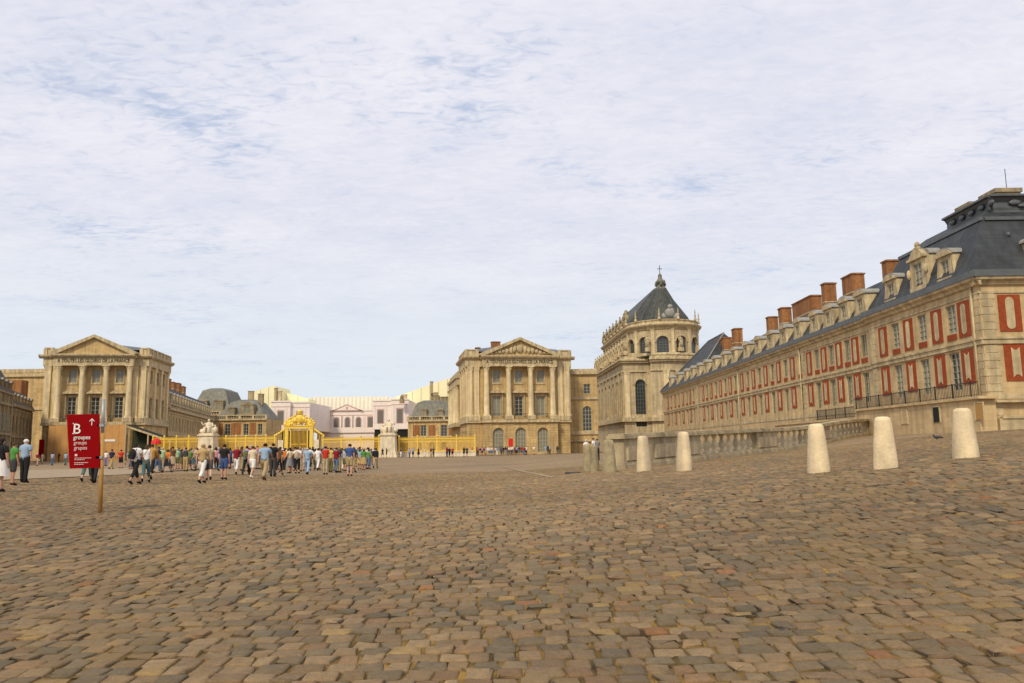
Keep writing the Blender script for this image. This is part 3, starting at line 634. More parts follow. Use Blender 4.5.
# ------------------------------------------------------------------ left ministers' wing (seen dark at the left edge)
def wing_left():
    root = thing('palace_wing', 'dark grey-brown wing with slate roof and small dormers at the left edge of the square', 'palace wing', (-92, 140, 0))
    th = 113.; ex = Vector((math.cos(math.radians(th)), math.sin(math.radians(th))))
    O = Vector((-87.4, 135.))-ex*38
    fr = Fr(O.x, O.y, th); LEN = 70.; z1 = 10.3
    wm = MB(); holes = []; n = 19; bw = LEN/n
    for i in range(n):
        a = bw*(i+.5); holes += [(a-.75, a+.75, .6, 3.9, True), (a-.7, a+.7, 5.6, 8.6)]
    wall(wm, fr, 0, LEN, -1, z1, holes, .4)
    box(wm, fr, 0, LEN, -12, -11.6, -1, z1); box(wm, fr, 0, .3, -11.6, -.01, -1, z1); box(wm, fr, LEN-.3, LEN, -11.6, -.01, -1, z1)
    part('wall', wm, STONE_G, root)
    tr = MB()
    for z, h, d in ((4.6, .4, .2), (9.6, .25, .1), (z1-.1, .5, .45)): box(tr, fr, -.2, LEN+.2, 0, d, z, z+h)
    for i in range(n+1): box(tr, fr, bw*i-.3, bw*i+.3, 0, .14, 0, z1-.2)
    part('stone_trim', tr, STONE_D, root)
    for i in range(n):
        a = bw*(i+.5); put_window(root, fr, a, .6, 1.5, 3.3, True, 2, 4, rec=.25); put_window(root, fr, a, 5.6, 1.4, 3.0, False, 2, 5, rec=.25)
    rf = MB(); wedge(rf, fr, [(.4, z1+.4), (-1.6, z1+3.4), (-6, z1+4.3), (-10.4, z1+3.4), (-12.4, z1+.4)], -.2, LEN+.2); part('roof', rf, SLATE, root)
    dm = dormer_me(1.5, 1.9, 2.0, STONE_G)
    for i in range(n):
        if bw*(i+.5) > 45.5: put_dormer(root, fr, bw*(i+.5), .1, z1+.4, dm)
    # taller end block nearer the viewer
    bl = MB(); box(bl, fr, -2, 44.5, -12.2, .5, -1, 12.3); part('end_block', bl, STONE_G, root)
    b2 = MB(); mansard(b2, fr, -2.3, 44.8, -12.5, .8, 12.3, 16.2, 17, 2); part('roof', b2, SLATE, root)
    f5 = Fr(fr.p(0, .5, 0).x, fr.p(0, .5, 0).y, th)
    for a in (42.6, 38.8, 35, 31.2, 27.4, 23.6, 19.8):
        put_window(root, f5, a, .9, 1.4, 3.0, rec=-.06); put_window(root, f5, a, 5.6, 1.4, 2.8, rec=-.06); put_dormer(root, f5, a, .1, 12.3, dm)
    b3 = MB()
    for z in (4.8, 9.9, 11.9): box(b3, f5, -2.2, 44.7, 0, .25, z, z+.4)
    for a in (44.2, 40.7, 36.9, 33.1, 29.3, 25.5, 21.7): box(b3, f5, a-.25, a+.25, 0, .15, 0, 11.9)
    part('stone_trim', b3, STONE_D, root)
wing_left()
def back_block():
    root = thing('palace_block', 'high plain ochre block with a brick chimney stack behind the dark left wing', 'palace block', (-118, 190, 0))
    fr = Fr(-160, 190, 0); mb = MB(); wall(mb, fr, 0, 58, -1, 21.0, [(33-.8, 33+.8, 14, 17), (41-.8, 41+.8, 14, 17), (49-.8, 49+.8, 14, 17)], .3); box(mb, fr, 0, 58, -14, -.35, -1, 20.99)
    part('wall', mb, STONE, root)
    t = MB(); box(t, fr, -.2, 58.2, 0, .5, 20.0, 20.6); box(t, fr, 0, 58, 0, .25, 12.0, 12.6); box(t, fr, 0, 58, -.4, .1, 21.002, 21.9); part('cornice', t, STONE_P, root)
    for a in (33, 41, 49): put_window(root, fr, a, 14, 1.6, 3, rec=.2)
    p0 = atY(7, 396, 180); p1 = atY(22, 380, 180); c = MB(); box(c, L0.__class__(p0.x, 180, 0), 0, p1.x-p0.x, -2.5, 0, 8, p1.z); part('chimney', c, BRICK_O, root)
back_block()
# ------------------------------------------------------------------ the two columned pavilions with pediments
def baluster_me(h, r, m, n=8):
    mb = MB(); lathe(mb, 0, 0, [(r*.9, 0), (r*.9, h*.08), (r*.45, h*.14), (r*1.0, h*.34), (r*.9, h*.46), (r*.38, h*.72), (r*.5, h*.86), (r*.85, h*.9), (r*.85, h)], n); return mb.mesh('baluster', [m])
def column_me(h, r, m):
    mb = MB(); lathe(mb, 0, 0, [(r*1.25, 0), (r*1.25, h*.02), (r*1.1, h*.03), (r*1.15, h*.04), (r, h*.05), (r*.98, h*.4), (r*.85, h*.89)], 16)
    lathe(mb, 0, 0, [(r*.88, h*.89), (r*1.05, h*.93), (r*1.0, h*.95), (r*1.28, h*.985)], 12)
    box(mb, L0, -r*1.3, r*1.3, -r*1.3, r*1.3, h*.985, h); box(mb, L0, -r*1.35, r*1.35, -r*1.35, r*1.35, -.12, 0)
    for i in range(8):
        t = 2*PI*i/8; blob(mb, (r*1.12*math.cos(t), r*1.12*math.sin(t), h*.955), r*.22, r*.22, h*.02, n=5)
    return mb.mesh('column', [m])
def pilaster_me(h, w, m):
    mb = MB(); box(mb, L0, -w/2, w/2, 0, .28, 0, h*.92); box(mb, L0, -w*.6, w*.6, 0, .36, -.1, .3); wedge(mb, L0, [(0, h*.92), (.3, h*.92), (.48, h), (0, h)], -w*.58, w*.58); return mb.mesh('pilaster', [m])
def pavilion(fr, W, D, zb0, label, dz=0., sidewin=True, loggia=None, chim=True, glassmap=None, pedsculpt=False, kk=None):
    root = thing('columned_pavilion', label, 'palace pavilion', fr.p(W/2, -D/2, 0))
    k = kk or W/24.
    zg, z0, zc, ze, za, zp = 6.9+dz, 8.4+dz, 19.2+dz, 21.3+dz, 23.0+dz, 25.6+dz    # belt, column foot, capital, cornice, parapet, apex
    X = lambda q: W/2+(q-12)*k; XX = lambda q: q*k
    sd = fr.sub(W, 0, 90); sl = fr.sub(0, -D, -90); bk = fr.sub(W, -D, 180)           # right flank, left flank, back
    # ground storey with arched openings, standing forward under the portico
    g = MB(); PD = 1.9*k
    pa = [X(12-8.4), X(12+8.4)]
    bays = [X(7.0), X(12), X(17.0)]
    hl = [(b-XX(1.25), b+XX(1.25), .35, 5.75, True) for b in bays]
    wall(g, fr, pa[0], pa[1], zb0, zg, hl, .5, d=PD)
    wall(g, fr, 0, pa[0]-.01, zb0, zg, [], .3); wall(g, fr, pa[1]+.01, W, zb0, zg, [], .3)
    box(g, fr, pa[0], pa[0]+.3, 0, PD-.01, zb0, zg); box(g, fr, pa[1]-.3, pa[1], 0, PD-.01, zb0, zg)
    for f_, ln in ((sd, D), (sl, D), (bk, W)): wall(g, f_, 0, ln, zb0, zg, [(a-1.1, a+1.1, .35, 5.4, True) for a in ((ln*.2, ln*.5, ln*.8) if f_ is not bk else ())], .4)
    part('base_storey', g, STONE, root)
    # rusticated courses of the ground storey and its piers
    ru = MB(); z = zb0+.1; j = 0
    while z < zg-.5:
        h_ = .5
        z += .56; j += 1
    for a0, a1, d_ in ((pa[0], pa[0]+XX(2.0), PD), (pa[1]-XX(2.0), pa[1], PD), (.1, pa[0]-.2, 0), (pa[1]+.2, W-.1, 0), (X(8.55), X(10.45), PD), (X(13.55), X(15.45), PD)):
        ru = MB()
        for q in range(j): box(ru, fr, a0, a1, d_, d_+.08, zb0+.1+.56*q, zb0+.6+.56*q)
        part('rusticated_pier', ru, STONE, root)
    for b in bays: put_window(root, fr, b, .35, XX(2.5), 5.4, True, 4, 5, rec=.45, d=PD, frame=FRAME, glass=GLASS_P, bar=.09, name='arched_window')
    # belt, pedestals and balcony
    be = MB()
    for f_, a0, a1, d in ((fr, -.3, pa[0]-.02, .45), (fr, pa[1]+.02, W+.3, .45), (sd, 0, D+.3, .45), (sl, -.3, D, .45), (bk, 0, W, .4)): box(be, f_, a0, a1, 0, d, zg, zg+.45); box(be, f_, a0+.1, a1-.1, 0, d-.2, zg+.45, z0-.1)
    box(be, fr, pa[0]-.3, pa[1]+.3, 0, PD+.5, zg+.004, zg+.46); box(be, fr, pa[0], pa[1], 0, PD+.2, zg+.464, zg+.62)
    for c_ in (X(4.5), X(9.5), X(14.5), X(19.5)): box(be, fr, c_-XX(.95), c_+XX(.95), PD-1.3, PD+.3, zg+.62, z0-.12)
    box(be, fr, .1, pa[0]-.4, .0, .55, zg+.45, z0-.08); box(be, fr, pa[1]+.4, W-.1, .0, .55, zg+.45, z0-.08)
    part('belt_course', be, STONE_P, root)
    # upper wall with two window rows
    u = MB(); w1 = (8.3+dz, 12.7+dz); w2 = (15.7+dz, 18.5+dz); hw1, hw2 = XX(.95), XX(.8)
    hl = []
    for b in bays: hl += [(b-hw1, b+hw1, *w1), (b-hw2, b+hw2, *w2)]
    wall(u, fr, 0, W, zg, ze-.3, hl, .4)
    sb = [D*.22, D*.5, D*.78]
    for f_ in (sd, sl):
        hl = []
        for b in sb: hl += [(b-.85, b+.85, w1[0], w1[1], False), (b-.7, b+.7, *w2)]
        wall(u, f_, 0, D, zg, ze-.3, hl, .4)
    wall(u, bk, 0, W, zg, ze-.3, [], .3)
    part('wall', u, STONE, root)
    for i, b in enumerate(bays):
        gl = (glassmap or [GLASS]*3)[i]
        put_window(root, fr, b, w1[0], hw1*2, w1[1]-w1[0], nx=2, nz=5, rec=.3, glass=gl, bar=.10)
        put_window(root, fr, b, w2[0], hw2*2, w2[1]-w2[0], nx=2, nz=4, rec=.3, glass=GLASS_P, bar=.08)
        wp = MB(); q = Fr(*fr.p(b, 0, 0).xy, math.degrees(fr.a)); hh = XX(1.65)
        box(wp, q, -hh-.1, hh+.1, 0, .85, w1[1]+.72, w1[1]+.95); plate(wp, q, [(-hh, w1[1]+.95), (hh, w1[1]+.95), (0, w1[1]+1.85)], 0, .75)
        plate(wp, q, [(-hh*.6, w1[1]+1.02), (hh*.6, w1[1]+1.02), (0, w1[1]+1.5)], .75, .76, 1)
        for sg in (-1, 1): box(wp, q, sg*XX(1.25)-.15, sg*XX(1.25)+.15, 0, .22, w1[0], w1[1]+.75)
        box(wp, q, -XX(1.3), XX(1.3), 0, .14, w1[1]+.05, w1[1]+.35)
        part('window_pediment', wp, [STONE_P, STONE], root)
        # surround of the upper window, balcony rail of the lower
        sr = MB()
        for sg in (-1, 1): box(sr, q, sg*(hw2+.15)-.12, sg*(hw2+.15)+.12, 0, .1, w2[0]-.2, w2[1]+.2)
        box(sr, q, -hw2-.3, hw2+.3, 0, .14, w2[0]-.35, w2[0]-.1); part('window_surround', sr, STONE_P, root)
    for f_ in (sd, sl):
        for b in sb: put_window(root, f_, b, w1[0], 1.7, w1[1]-w1[0], nx=2, nz=5, rec=.3, bar=.09); put_window(root, f_, b, w2[0], 1.4, w2[1]-w2[0], nx=2, nz=4, rec=.3, bar=.08)
    # balcony rails between the pedestals
    for a0, a1 in ((X(5.5), X(8.5)), (X(10.5), X(13.5)), (X(15.5), X(18.5))):
        rl = MB(); box(rl, fr, a0, a1, PD-.02, PD+.03, z0+.35, z0+.42)
        a = a0
        while a < a1: box(rl, fr, a, a+.04, PD-.015, PD+.02, zg+.62, z0+.35); a += .22
        part('balcony_railing', rl, IRON, root)
    cm = column_me(zc-z0, XX(.62), COLM)
    for c_ in (4.5, 9.5, 14.5, 19.5): place('column', cm, root, fr, X(c_), PD-.55, z0)
    pm_ = pilaster_me(zc-z0, XX(1.1), COLM)
    for c_ in (.6, 2.1, W-2.1, W-.6): place('pilaster', pm_, root, fr, c_, 0, z0)
    for f_ in (sd, sl):
        for c_ in (.7, D*.36, D*.64, D-.7): place('pilaster', pm_, root, f_, c_, 0, z0)
    # entablature
    en = MB()
    for a0, a1, d in ((pa[0]-.1, pa[1]+.1, PD+.15),):
        box(en, fr, a0, a1, 0, d, zc, ze-.45)
    for f_, a0, a1, d in ((fr, -.45, W+.45, .45), (sd, 0, D+.45, .45), (sl, -.45, D, .45)):
        if d > 1: box(en, f_, .02, a1-.02, .452, d, zc+.003, ze-.5)
        else: box(en, f_, a0, a1, 0, d, zc+.002, ze-.5)
    for f_, a0, a1, d in ((fr, -1.2, pa[0]-.42, 1.1), (fr, pa[1]+.42, W+1.2, 1.1), (sd, -.0, D+.8, 1.1), (sl, -.8, D, 1.1)):
        wedge(en, f_, [(0, ze-.5), (d-.5, ze-.5), (d-.15, ze-.25), (d, ze), (d, ze+.25), (0, ze+.25)], a0, a1)
    wedge(en, fr, [(0, ze-.503), (PD+.3, ze-.503), (PD+.7, ze-.25), (PD+.85, ze), (PD+.85, ze+.253), (0, ze+.253)], pa[0]-.4, pa[1]+.4)
    part('entablature', en, STONE_P, root)
    tm = text_mesh('A TOUTES LES GLOIRES DE LA FRANCE', 1.05, .03, DARK if not loggia else STONE_D, width=XX(15.2))
    o = place('inscription', tm, root, fr, X(12), PD+.19, zc+.62)
    # pediment
    pd = MB(); half = XX(8.9); zt = ze+.25
    plate(pd, fr, [(X(12)-half+.6, zt), (X(12)+half-.6, zt), (X(12), zp-.55)], -1.5, PD+.1, 1)
    for sg in (-1, 1):
        a0, a1 = X(12)+sg*(half+.25), X(12)
        pts = [(a0, zt), (a0-sg*1.3, zt), (a1, zp-.62), (a1, zp), (a0, zt+.35)]
        if sg > 0: pts = pts[::-1]
        plate(pd, fr, pts, -1.5, PD+.8)
    pe = part('pediment', pd, [STONE_P, STONE], root)
    if pedsculpt:
        rv = MB()
        blob(rv, fr.p(X(12), PD+.2, zt+1.5), .8, .35, .95, jit=.15)
        for sg in (-1, 1):
            for j in range(7):
                q = fr.p(X(12)+sg*(1.2+j*.85), PD+.2, zt+.35+(1.9-j*.26)*.5); blob(rv, q, .48, .3, max(.28, (1.7-j*.2)*.5), jit=.3, n=7)
        rv.v = [(x-root.location.x, y-root.location.y, z) for x, y, z in rv.v]; link('relief', rv.mesh('relief', [STONE_P]), pe)
    # parapet
    pp = MB()
    for f_, a0, a1 in ((fr, -.2, pa[0]-1.0), (fr, pa[1]+1.0, W+.2), (sd, -.2, D+.2), (sl, -.2, D+.2), (bk, 0, W)):
        box(pp, f_, a0, a1, -.5, .25, ze+.25, za-.15); box(pp, f_, a0-.1, a1+.1, -.6, .4, za-.15, za+.08)
        n_ = max(1, int((a1-a0)/2.6))
        for i in range(n_+1): a = a0+(a1-a0)*i/n_; box(pp, f_, a-.35, a+.35, .25, .42, ze+.25, za-.15)
    part('parapet', pp, STONE_P, root)
    rf = MB(); mansard(rf, fr, .4, W-.4, -D+.4, -.5, za-.3, za+.5, za+1.6, 2); part('roof', rf, LEAD, root)
    if chim:
        for a, w_, h_, m_ in ((6.6, 2.1, 2.9, BRICK_O), (13.7, 1.0, 2.7, STONE_D), (16.4, 1.2, 1.9, STONE_D), (2.9, 1.1, 1.5, BRICK_O)):
            chimney(root, fr, a, a+w_, -9, -7.8, za-.2, za+h_, m_)
    return root
PR = Fr(-10.0, 173.2, 9.5)
pavilion(PR, 23.0, 14.0, -.6, 'ochre stone pavilion with four columns and a carved pediment, beside the chapel', glassmap=[GLASS_P, GLASS, GLASS_P], pedsculpt=True, kk=.985)
PLc = Vector((-76.4, 166.)); a_ = math.radians(8)
PL = Fr(PLc.x-20.6*math.cos(a_), PLc.y-20.6*math.sin(a_), 8)
pavilion(PL, 19.9, 15.5, -.4, 'ochre stone columned pavilion with a plain pediment, timber hoarding at its foot', dz=.35, chim=False, kk=.925)
# lower colonnaded volume running back from the left side of the right pavilion
def rear_volume():
    root = thing('palace_range', 'lower range with columns running back beside the right columned pavilion', 'palace range', PR.p(4, -28, 0))
    fr = Fr(*PR.p(.2, -40, 0).xy, 9.5-90)
    mb = MB(); box(mb, fr, 0, 23, -8, 0, -.6, 18); part('wall', mb, STONE, root)
    c = MB(); box(c, fr, 0, 23.3, 0, .9, 16.6, 18.4); box(c, fr, 0, 23.6, 0, 1.2, 18.2, 18.9); box(c, fr, 0, 23, -.3, .5, 18.9, 20.0); part('cornice', c, STONE_P, root)
    cm = column_me(9, .55, COLM)
    for a in (2, 7, 12, 17, 22): place('column', cm, root, fr, a, .6, 7.6)
    b = MB(); box(b, fr, 0, 23.2, 0, 1.4, 6.6, 7.5); part('belt_course', b, STONE_P, root)
rear_volume()
def link_block():
    root = thing('palace_block', 'plain ochre block with one arched window between right pavilion and chapel', 'palace block', (18, 186, 0))
    Y = 184.; x0 = atY(566, 400, Y).x; x1 = atY(597.5, 400, Y).x; fr = Fr(x0, Y, 0); W_ = x1-x0
    zt = atY(585, 374, Y).z; wx = atY(587, 410, Y).x-x0; ux = atY(587, 390, Y).x-x0
    z = lambda y: atY(587, y, Y).z
    mb = MB(); wall(mb, fr, 0, W_, -.6, zt, [(wx-1.1, wx+1.1, z(431), z(406), True), (ux-.8, ux+.8, z(394), z(384))], .4); box(mb, fr, 0, W_, -12, -.5, -.6, zt-.01); part('wall', mb, STONE, root)
    t = MB()
    for zz_, h_, d_ in ((zt, .7, .6), (z(399), .5, .3), (z(434), .7, .3), (z(441), .3, .5)): t = MB(); box(t, fr, 0, W_, 0, d_, zz_-.1, zz_+h_); part('belt_course', t, STONE_P, root)
    t = MB(); box(t, fr, 0, W_, -.5, .1, zt+.6, zt+1.2); part('parapet', t, STONE_P, root)
    put_window(root, fr, wx, z(431), 2.2, z(406)-z(431), True, 3, 5, rec=.3, bar=.1); put_window(root, fr, ux, z(394), 1.6, z(384)-z(394), nx=2, nz=3, rec=.3, bar=.1)
    return root
link_block()

# ------------------------------------------------------------------ the chapel
def figure_me(h, m, seed=1, seated=False):
    rs = random.Random(seed); mb = MB(); q = h/2.2
    if seated:
        lathe(mb, 0, .0, [(.75*q, 0), (.8*q, .35*q), (.7*q, .8*q), (.5*q, .95*q)], 10, sx=1, sy=.85); lathe(mb, 0, .08*q, [(.42*q, .9*q), (.46*q, 1.2*q), (.36*q, 1.5*q), (.13*q, 1.66*q)], 10, sx=1.1, sy=.75)
        blob(mb, (-.25*q, -.55*q, .75*q), .24*q, .5*q, .24*q, jit=.08); blob(mb, (.25*q, -.55*q, .75*q), .24*q, .5*q, .24*q, jit=.08)
        blob(mb, (-.25*q, -.95*q, .38*q), .2*q, .2*q, .42*q); blob(mb, (.27*q, -.9*q, .38*q), .2*q, .2*q, .42*q)
        blob(mb, (0, .02*q, 1.86*q), .17*q, .19*q, .23*q); tube(mb, [(-.4*q, .05*q, 1.5*q), (-.75*q, -.1*q, 1.2*q), (-.85*q, -.3*q, 1.65*q)], .12*q, 7, r2=.07*q); tube(mb, [(.4*q, .05*q, 1.5*q), (.6*q, -.1*q, 1.05*q), (.4*q, -.5*q, .95*q)], .12*q, 7, r2=.07*q)
        blob(mb, (.8*q, .1*q, .5*q), .35*q, .35*q, .5*q, jit=.15); blob(mb, (.8*q, .05*q, 1.1*q), .13*q, .14*q, .17*q); blob(mb, (-.8*q, .1*q, .35*q), .35*q, .4*q, .35*q, jit=.2)
    else:
        lathe(mb, 0, 0, [(.34*q, 0), (.36*q, .1*q), (.27*q, .7*q), (.24*q, 1.1*q), (.29*q, 1.5*q), (.26*q, 1.72*q), (.08*q, 1.83*q), (.08*q, 1.9*q)], 10, sx=1, sy=.75)
        blob(mb, (0, -.02*q, 2.02*q), .12*q, .14*q, .17*q)
        s1 = rs.choice((-1, 1)); tube(mb, [(-.27*q, 0, 1.68*q), (-.42*q, -.05*q, 1.35*q), (-.30*q, -.25*q, 1.2*q+.3*s1*q)], .09*q, 6, r2=.05*q); tube(mb, [(.27*q, 0, 1.68*q), (.45*q, .0, 1.4*q), (.40*q, -.2*q, 1.15*q)], .09*q, 6, r2=.05*q)
        for i in range(5): tube(mb, [((i-2)*.11*q, -.25*q, 1.2*q), ((i-2)*.14*q, -.27*q, .1*q)], .05*q, 5)
    return mb.mesh('statue', [m])
def chapel():
    root = thing('chapel', 'tall pale stone chapel with rounded apse, steep leaded roof, statues and a cross', 'chapel', (36, 205, 0))
    Y0 = 190.; th = math.degrees(math.atan2(1, -.045))-0   # nave axis, leaning slightly to the left as it recedes
    ax = Vector((-.045, 1, 0)).normalized(); pr = Vector((ax.y, -ax.x, 0))
    zA, zC, zP = 8.2, 21.7, 22.7
    XL = 26.7; LN = 47.
    ang = math.degrees(math.atan2(pr.y, pr.x))
    ff = Fr(XL, Y0, ang)                                     # front, facing the viewer
    lf = Fr(*(Vector((XL, Y0, 0))+ax*LN).xy, ang-90)         # left flank of the nave
    Wd = 19.6
    # lower storey: nave flank with tall bays, flat front wall with one arch, then the curved ambulatory
    wm = MB(); wx = atY(641, 400, Y0).x-XL
    wall(wm, ff, 0, 7.4, -1, zP, [(wx-1.25, wx+1.25, 8.9, 17.3, True), (wx-1.3, wx+1.3, 6.0, 7.2)], .6)
    nb = 8; hl = []
    for i in range(nb): a = LN*(i+.5)/nb; hl.append((a-1.15, a+1.15, 9.2, 17.5, True))
    wall(wm, lf, 0, LN, -1, zP, hl, .6)
    cx, cy = (Vector((XL, Y0, 0))+pr*(Wd/2+.3)+ax*6.2).xy; RA = 9.6
    segs = 14
    # curved right part of the ambulatory
    pts = []
    for i in range(segs+1):
        t = -PI*.62+PI*.62*i/segs; pts.append((cx+RA*math.cos(t)*1.02, cy+RA*math.sin(t)))
    for i in range(segs):
        a, b = pts[i], pts[i+1]; wm.quad((*a, -1), (*b, -1), (*b, zP), (*a, zP))
    rfr = Fr(cx+RA*1.02, cy, ang+90); wall(wm, rfr, 0, LN-6, -1, zP, [], .3)
    part('wall', wm, CHAPEL, root)
    tr = MB()
    for f_, a0, a1 in ((ff, -.0, 7.4), (lf, 0, LN)):
        ex = .8
        for z, h_, d_ in ((zA-1.0, .9, .75), (zA-.1, .5, .35), (zC-2.6, .35, .3), (zC-.4, .5, .6), (zC+.1, .4, 1.0), (zC+.52, .48, .25)): box(tr, f_, a0, a1+(d_ if f_ is lf else .0), 0, d_, z, z+h_)
        box(tr, f_, a0, a1, 0, .8, -1, 2.5)
    for z, h_, d_ in ((zA-1.0, .9, .75), (zA-.1, .5, .35), (zC-2.6, .35, .3), (zC-.4, .5, .6), (zC+.1, .4, 1.0), (zC+.52, .48, .25)):
        v = []
        for i in range(segs+1):
            t = -PI*.62+PI*.62*i/segs
            for r_, zz_ in ((0, z), (d_, z), (d_, z+h_), (0, z+h_)): v.append((cx+(RA*1.02+r_)*math.cos(t), cy+(RA+r_)*math.sin(t), zz_))
        tr.add(v, [(i*4+j, (i+1)*4+j, (i+1)*4+(j+1) % 4, i*4+(j+1) % 4) for i in range(segs) for j in range(4)])
    part('cornice', tr, STONE_P, root)
    # pilasters
    pm_ = pilaster_me(zC-2.6-zA, 1.3, COLM)
    for a in (.8, 6.5): place('pilaster', pm_, root, ff, a, 0, zA+.2)
    pm2 = pilaster_me(zC-2.6-zA, 1.1, CHAPEL)
    for i in range(nb+1): place('pilaster', pm2, root, lf, min(max(LN*i/nb, .7), LN-.7), 0, zA+.2)
    for t in (-PI*.50, -PI*.40, -PI*.26, -PI*.12):
        q = Fr(cx+RA*1.02*math.cos(t), cy+RA*math.sin(t), math.degrees(t)+90); place('pilaster', pm_, root, q, 0, -.05, zA+.2)
    put_window(root, ff, wx, 8.9, 2.5, 8.4, True, 4, 8, rec=.45, bar=.06, frame=CHFRAME); put_window(root, ff, wx, 6.0, 2.6, 1.2, False, 4, 1, rec=.4, frame=CHFRAME)
    for i in range(nb): put_window(root, lf, LN*(i+.5)/nb, 9.2, 2.3, 8.3, True, 3, 8, rec=.45, bar=.07, frame=CHFRAME)
    ar = MB()
    for r0_, d_ in ((1.55, .22), (1.95, .12)):
        o_ = arcpts(wx-r0_, wx+r0_, 16.05, r0_, 14); i_ = arcpts(wx-1.27, wx+1.27, 16.05, 1.27, 14)
        for j in range(14): plate(ar, ff, [i_[j], o_[j], o_[j+1], i_[j+1]][::-1], 0, d_)
    part('arch_moulding', ar, STONE_P, root)
    # low roof of the aisles
    ar = MB(); v = [ff.p(.3, -.4, zP), ff.p(Wd, -.4, zP), ff.p(Wd, -LN, zP), ff.p(.3, -LN, zP)]; ar.quad(*v); ar.add([(cx+(RA-.2)*math.cos(2*PI*i/24), cy+(RA-.2)*math.sin(2*PI*i/24), zP+.02) for i in range(24)], [tuple(range(24))]); part('aisle_roof', ar, LEAD, root)
    # upper storey: apse drum and clerestory
    X1 = atY(698, 335, 196).x; X0 = atY(632, 335, 196).x; R2 = 8.7
    c2 = Vector((cx+1.3, cy+.2, 0)); zD, zE = zP, 30.1
    dr = MB(); nwin = 5; n_ = 60; a0_, a1_ = -PI, 0.
    wa = [-PI*.5+math.radians(-72.5+31*i) for i in range(nwin)]
    for wt in wa:
        pass
    hwid = .165
    def drum(mbx, t0, t1, z0_, z1_, r_=R2, n=4):
        for i in range(n):
            u0, u1 = t0+(t1-t0)*i/n, t0+(t1-t0)*(i+1)/n
            mbx.quad((c2.x+r_*math.cos(u0), c2.y+r_*math.sin(u0), z0_), (c2.x+r_*math.cos(u1), c2.y+r_*math.sin(u1), z0_), (c2.x+r_*math.cos(u1), c2.y+r_*math.sin(u1), z1_), (c2.x+r_*math.cos(u0), c2.y+r_*math.sin(u0), z1_))
    zs, zr = 22.9, 26.2
    prev = -PI
    for wt in wa+[None]:
        nxt = wt-hwid if wt is not None else 0.
        drum(dr, prev, nxt, zD, zE, n=5)
        if wt is None: break
        drum(dr, wt-hwid, wt+hwid, zD, zs); k_ = 10
        for i in range(k_):
            u0, u1 = wt-hwid+2*hwid*i/k_, wt-hwid+2*hwid*(i+1)/k_
            h0 = zr+math.sqrt(max(0, 1-((u0-wt)/hwid)**2))*1.35; h1 = zr+math.sqrt(max(0, 1-((u1-wt)/hwid)**2))*1.35
            P_ = lambda u, z, r_=R2: (c2.x+r_*math.cos(u), c2.y+r_*math.sin(u), z)
            dr.quad(P_(u0, h0), P_(u1, h1), P_(u1, zE), P_(u0, zE)); dr.quad(P_(u0, h0), P_(u0, h0, R2-.6), P_(u1, h1, R2-.6), P_(u1, h1))
        for u in (wt-hwid, wt+hwid): dr.quad(P_(u, zs), P_(u, zr), P_(u, zr, R2-.6), P_(u, zs, R2-.6))
        prev = wt+hwid
    cf_l = Fr(*(c2-pr*R2+ax*38).xy, ang-90); cf_r = Fr(*(c2+pr*R2).xy, ang+90)
    hl = [(38*(i+.5)/7-1.3, 38*(i+.5)/7+1.3, zs, 27.6, True) for i in range(7)]
    wall(dr, cf_l, 0, 38, zD, zE, hl, .6); wall(dr, cf_r, 0, 38, zD, zE, [], .3)
    part('clerestory_wall', dr, CHAPEL, root)
    for i in range(7): put_window(root, cf_l, 38*(i+.5)/7, zs, 2.6, 4.6, True, 4, 6, rec=.45, bar=.07, frame=CHFRAME)
    for wt in wa:
        q = Fr(c2.x+R2*math.cos(wt), c2.y+R2*math.sin(wt), math.degrees(wt)+90); put_window(root, q, 0, zs, 2*R2*math.sin(hwid)+.1, 4.7, True, 4, 5, rec=.5, bar=.07, frame=CHFRAME)
    uc = MB()
    lathe(uc, c2.x, c2.y, [(R2, zE-.9), (R2+.25, zE-.8), (R2+.3, zE-.3), (R2+.7, zE-.1), (R2+1.0, zE+.3), (R2+1.0, zE+.5), (R2+.2, zE+.52), (R2+.2, zE+1.3), (R2+.35, zE+1.35), (R2+.35, zE+1.55), (R2-.2, zE+1.55)], 40, a0=-PI, a1=0.0)
    lathe(uc, c2.x, c2.y, [(R2, zD+.05), (R2+.5, zD+.1), (R2+.5, zD+.75), (R2, zD+.9)], 40, a0=-PI, a1=0)
    for wt in wa:
        for i in range(12):
            u0, u1 = PI*i/12, PI*(i+1)/12; P3 = lambda u, e, o: (c2.x+(R2+o)*math.cos(wt-hwid*e*math.cos(u)), c2.y+(R2+o)*math.sin(wt-hwid*e*math.cos(u)), zr+1.35*e*math.sin(u))
            uc.add([P3(u0, 1.05, .18), P3(u0, 1.4, .18), P3(u1, 1.4, .18), P3(u1, 1.05, .18), P3(u0, 1.4, 0), P3(u1, 1.4, 0), P3(u0, 1.05, 0), P3(u1, 1.05, 0)], [(0, 1, 2, 3), (1, 4, 5, 2), (6, 0, 3, 7)])
    for f_ in (cf_l, cf_r):
        wedge(uc, f_, [(0, zE-.9), (.3, zE-.8), (.3, zE-.3), (.7, zE-.1), (1.0, zE+.3), (1.0, zE+.5), (.2, zE+.52), (.2, zE+1.4), (.35, zE+1.45), (0, zE+1.55)], 0, 38)
    part('upper_cornice', uc, STONE_P, root)
    pz = pilaster_me(zE-.9-zD-.9, .8, COLM)
    for i in range(nwin+1):
        t = -PI*.5+math.radians(-88+31*i); q = Fr(c2.x+R2*math.cos(t), c2.y+R2*math.sin(t), math.degrees(t)+90); place('pilaster', pz, root, q, 0, -.03, zD+.95)
    # curved buttresses (scrolls) from aisle to clerestory
    bt = MB()
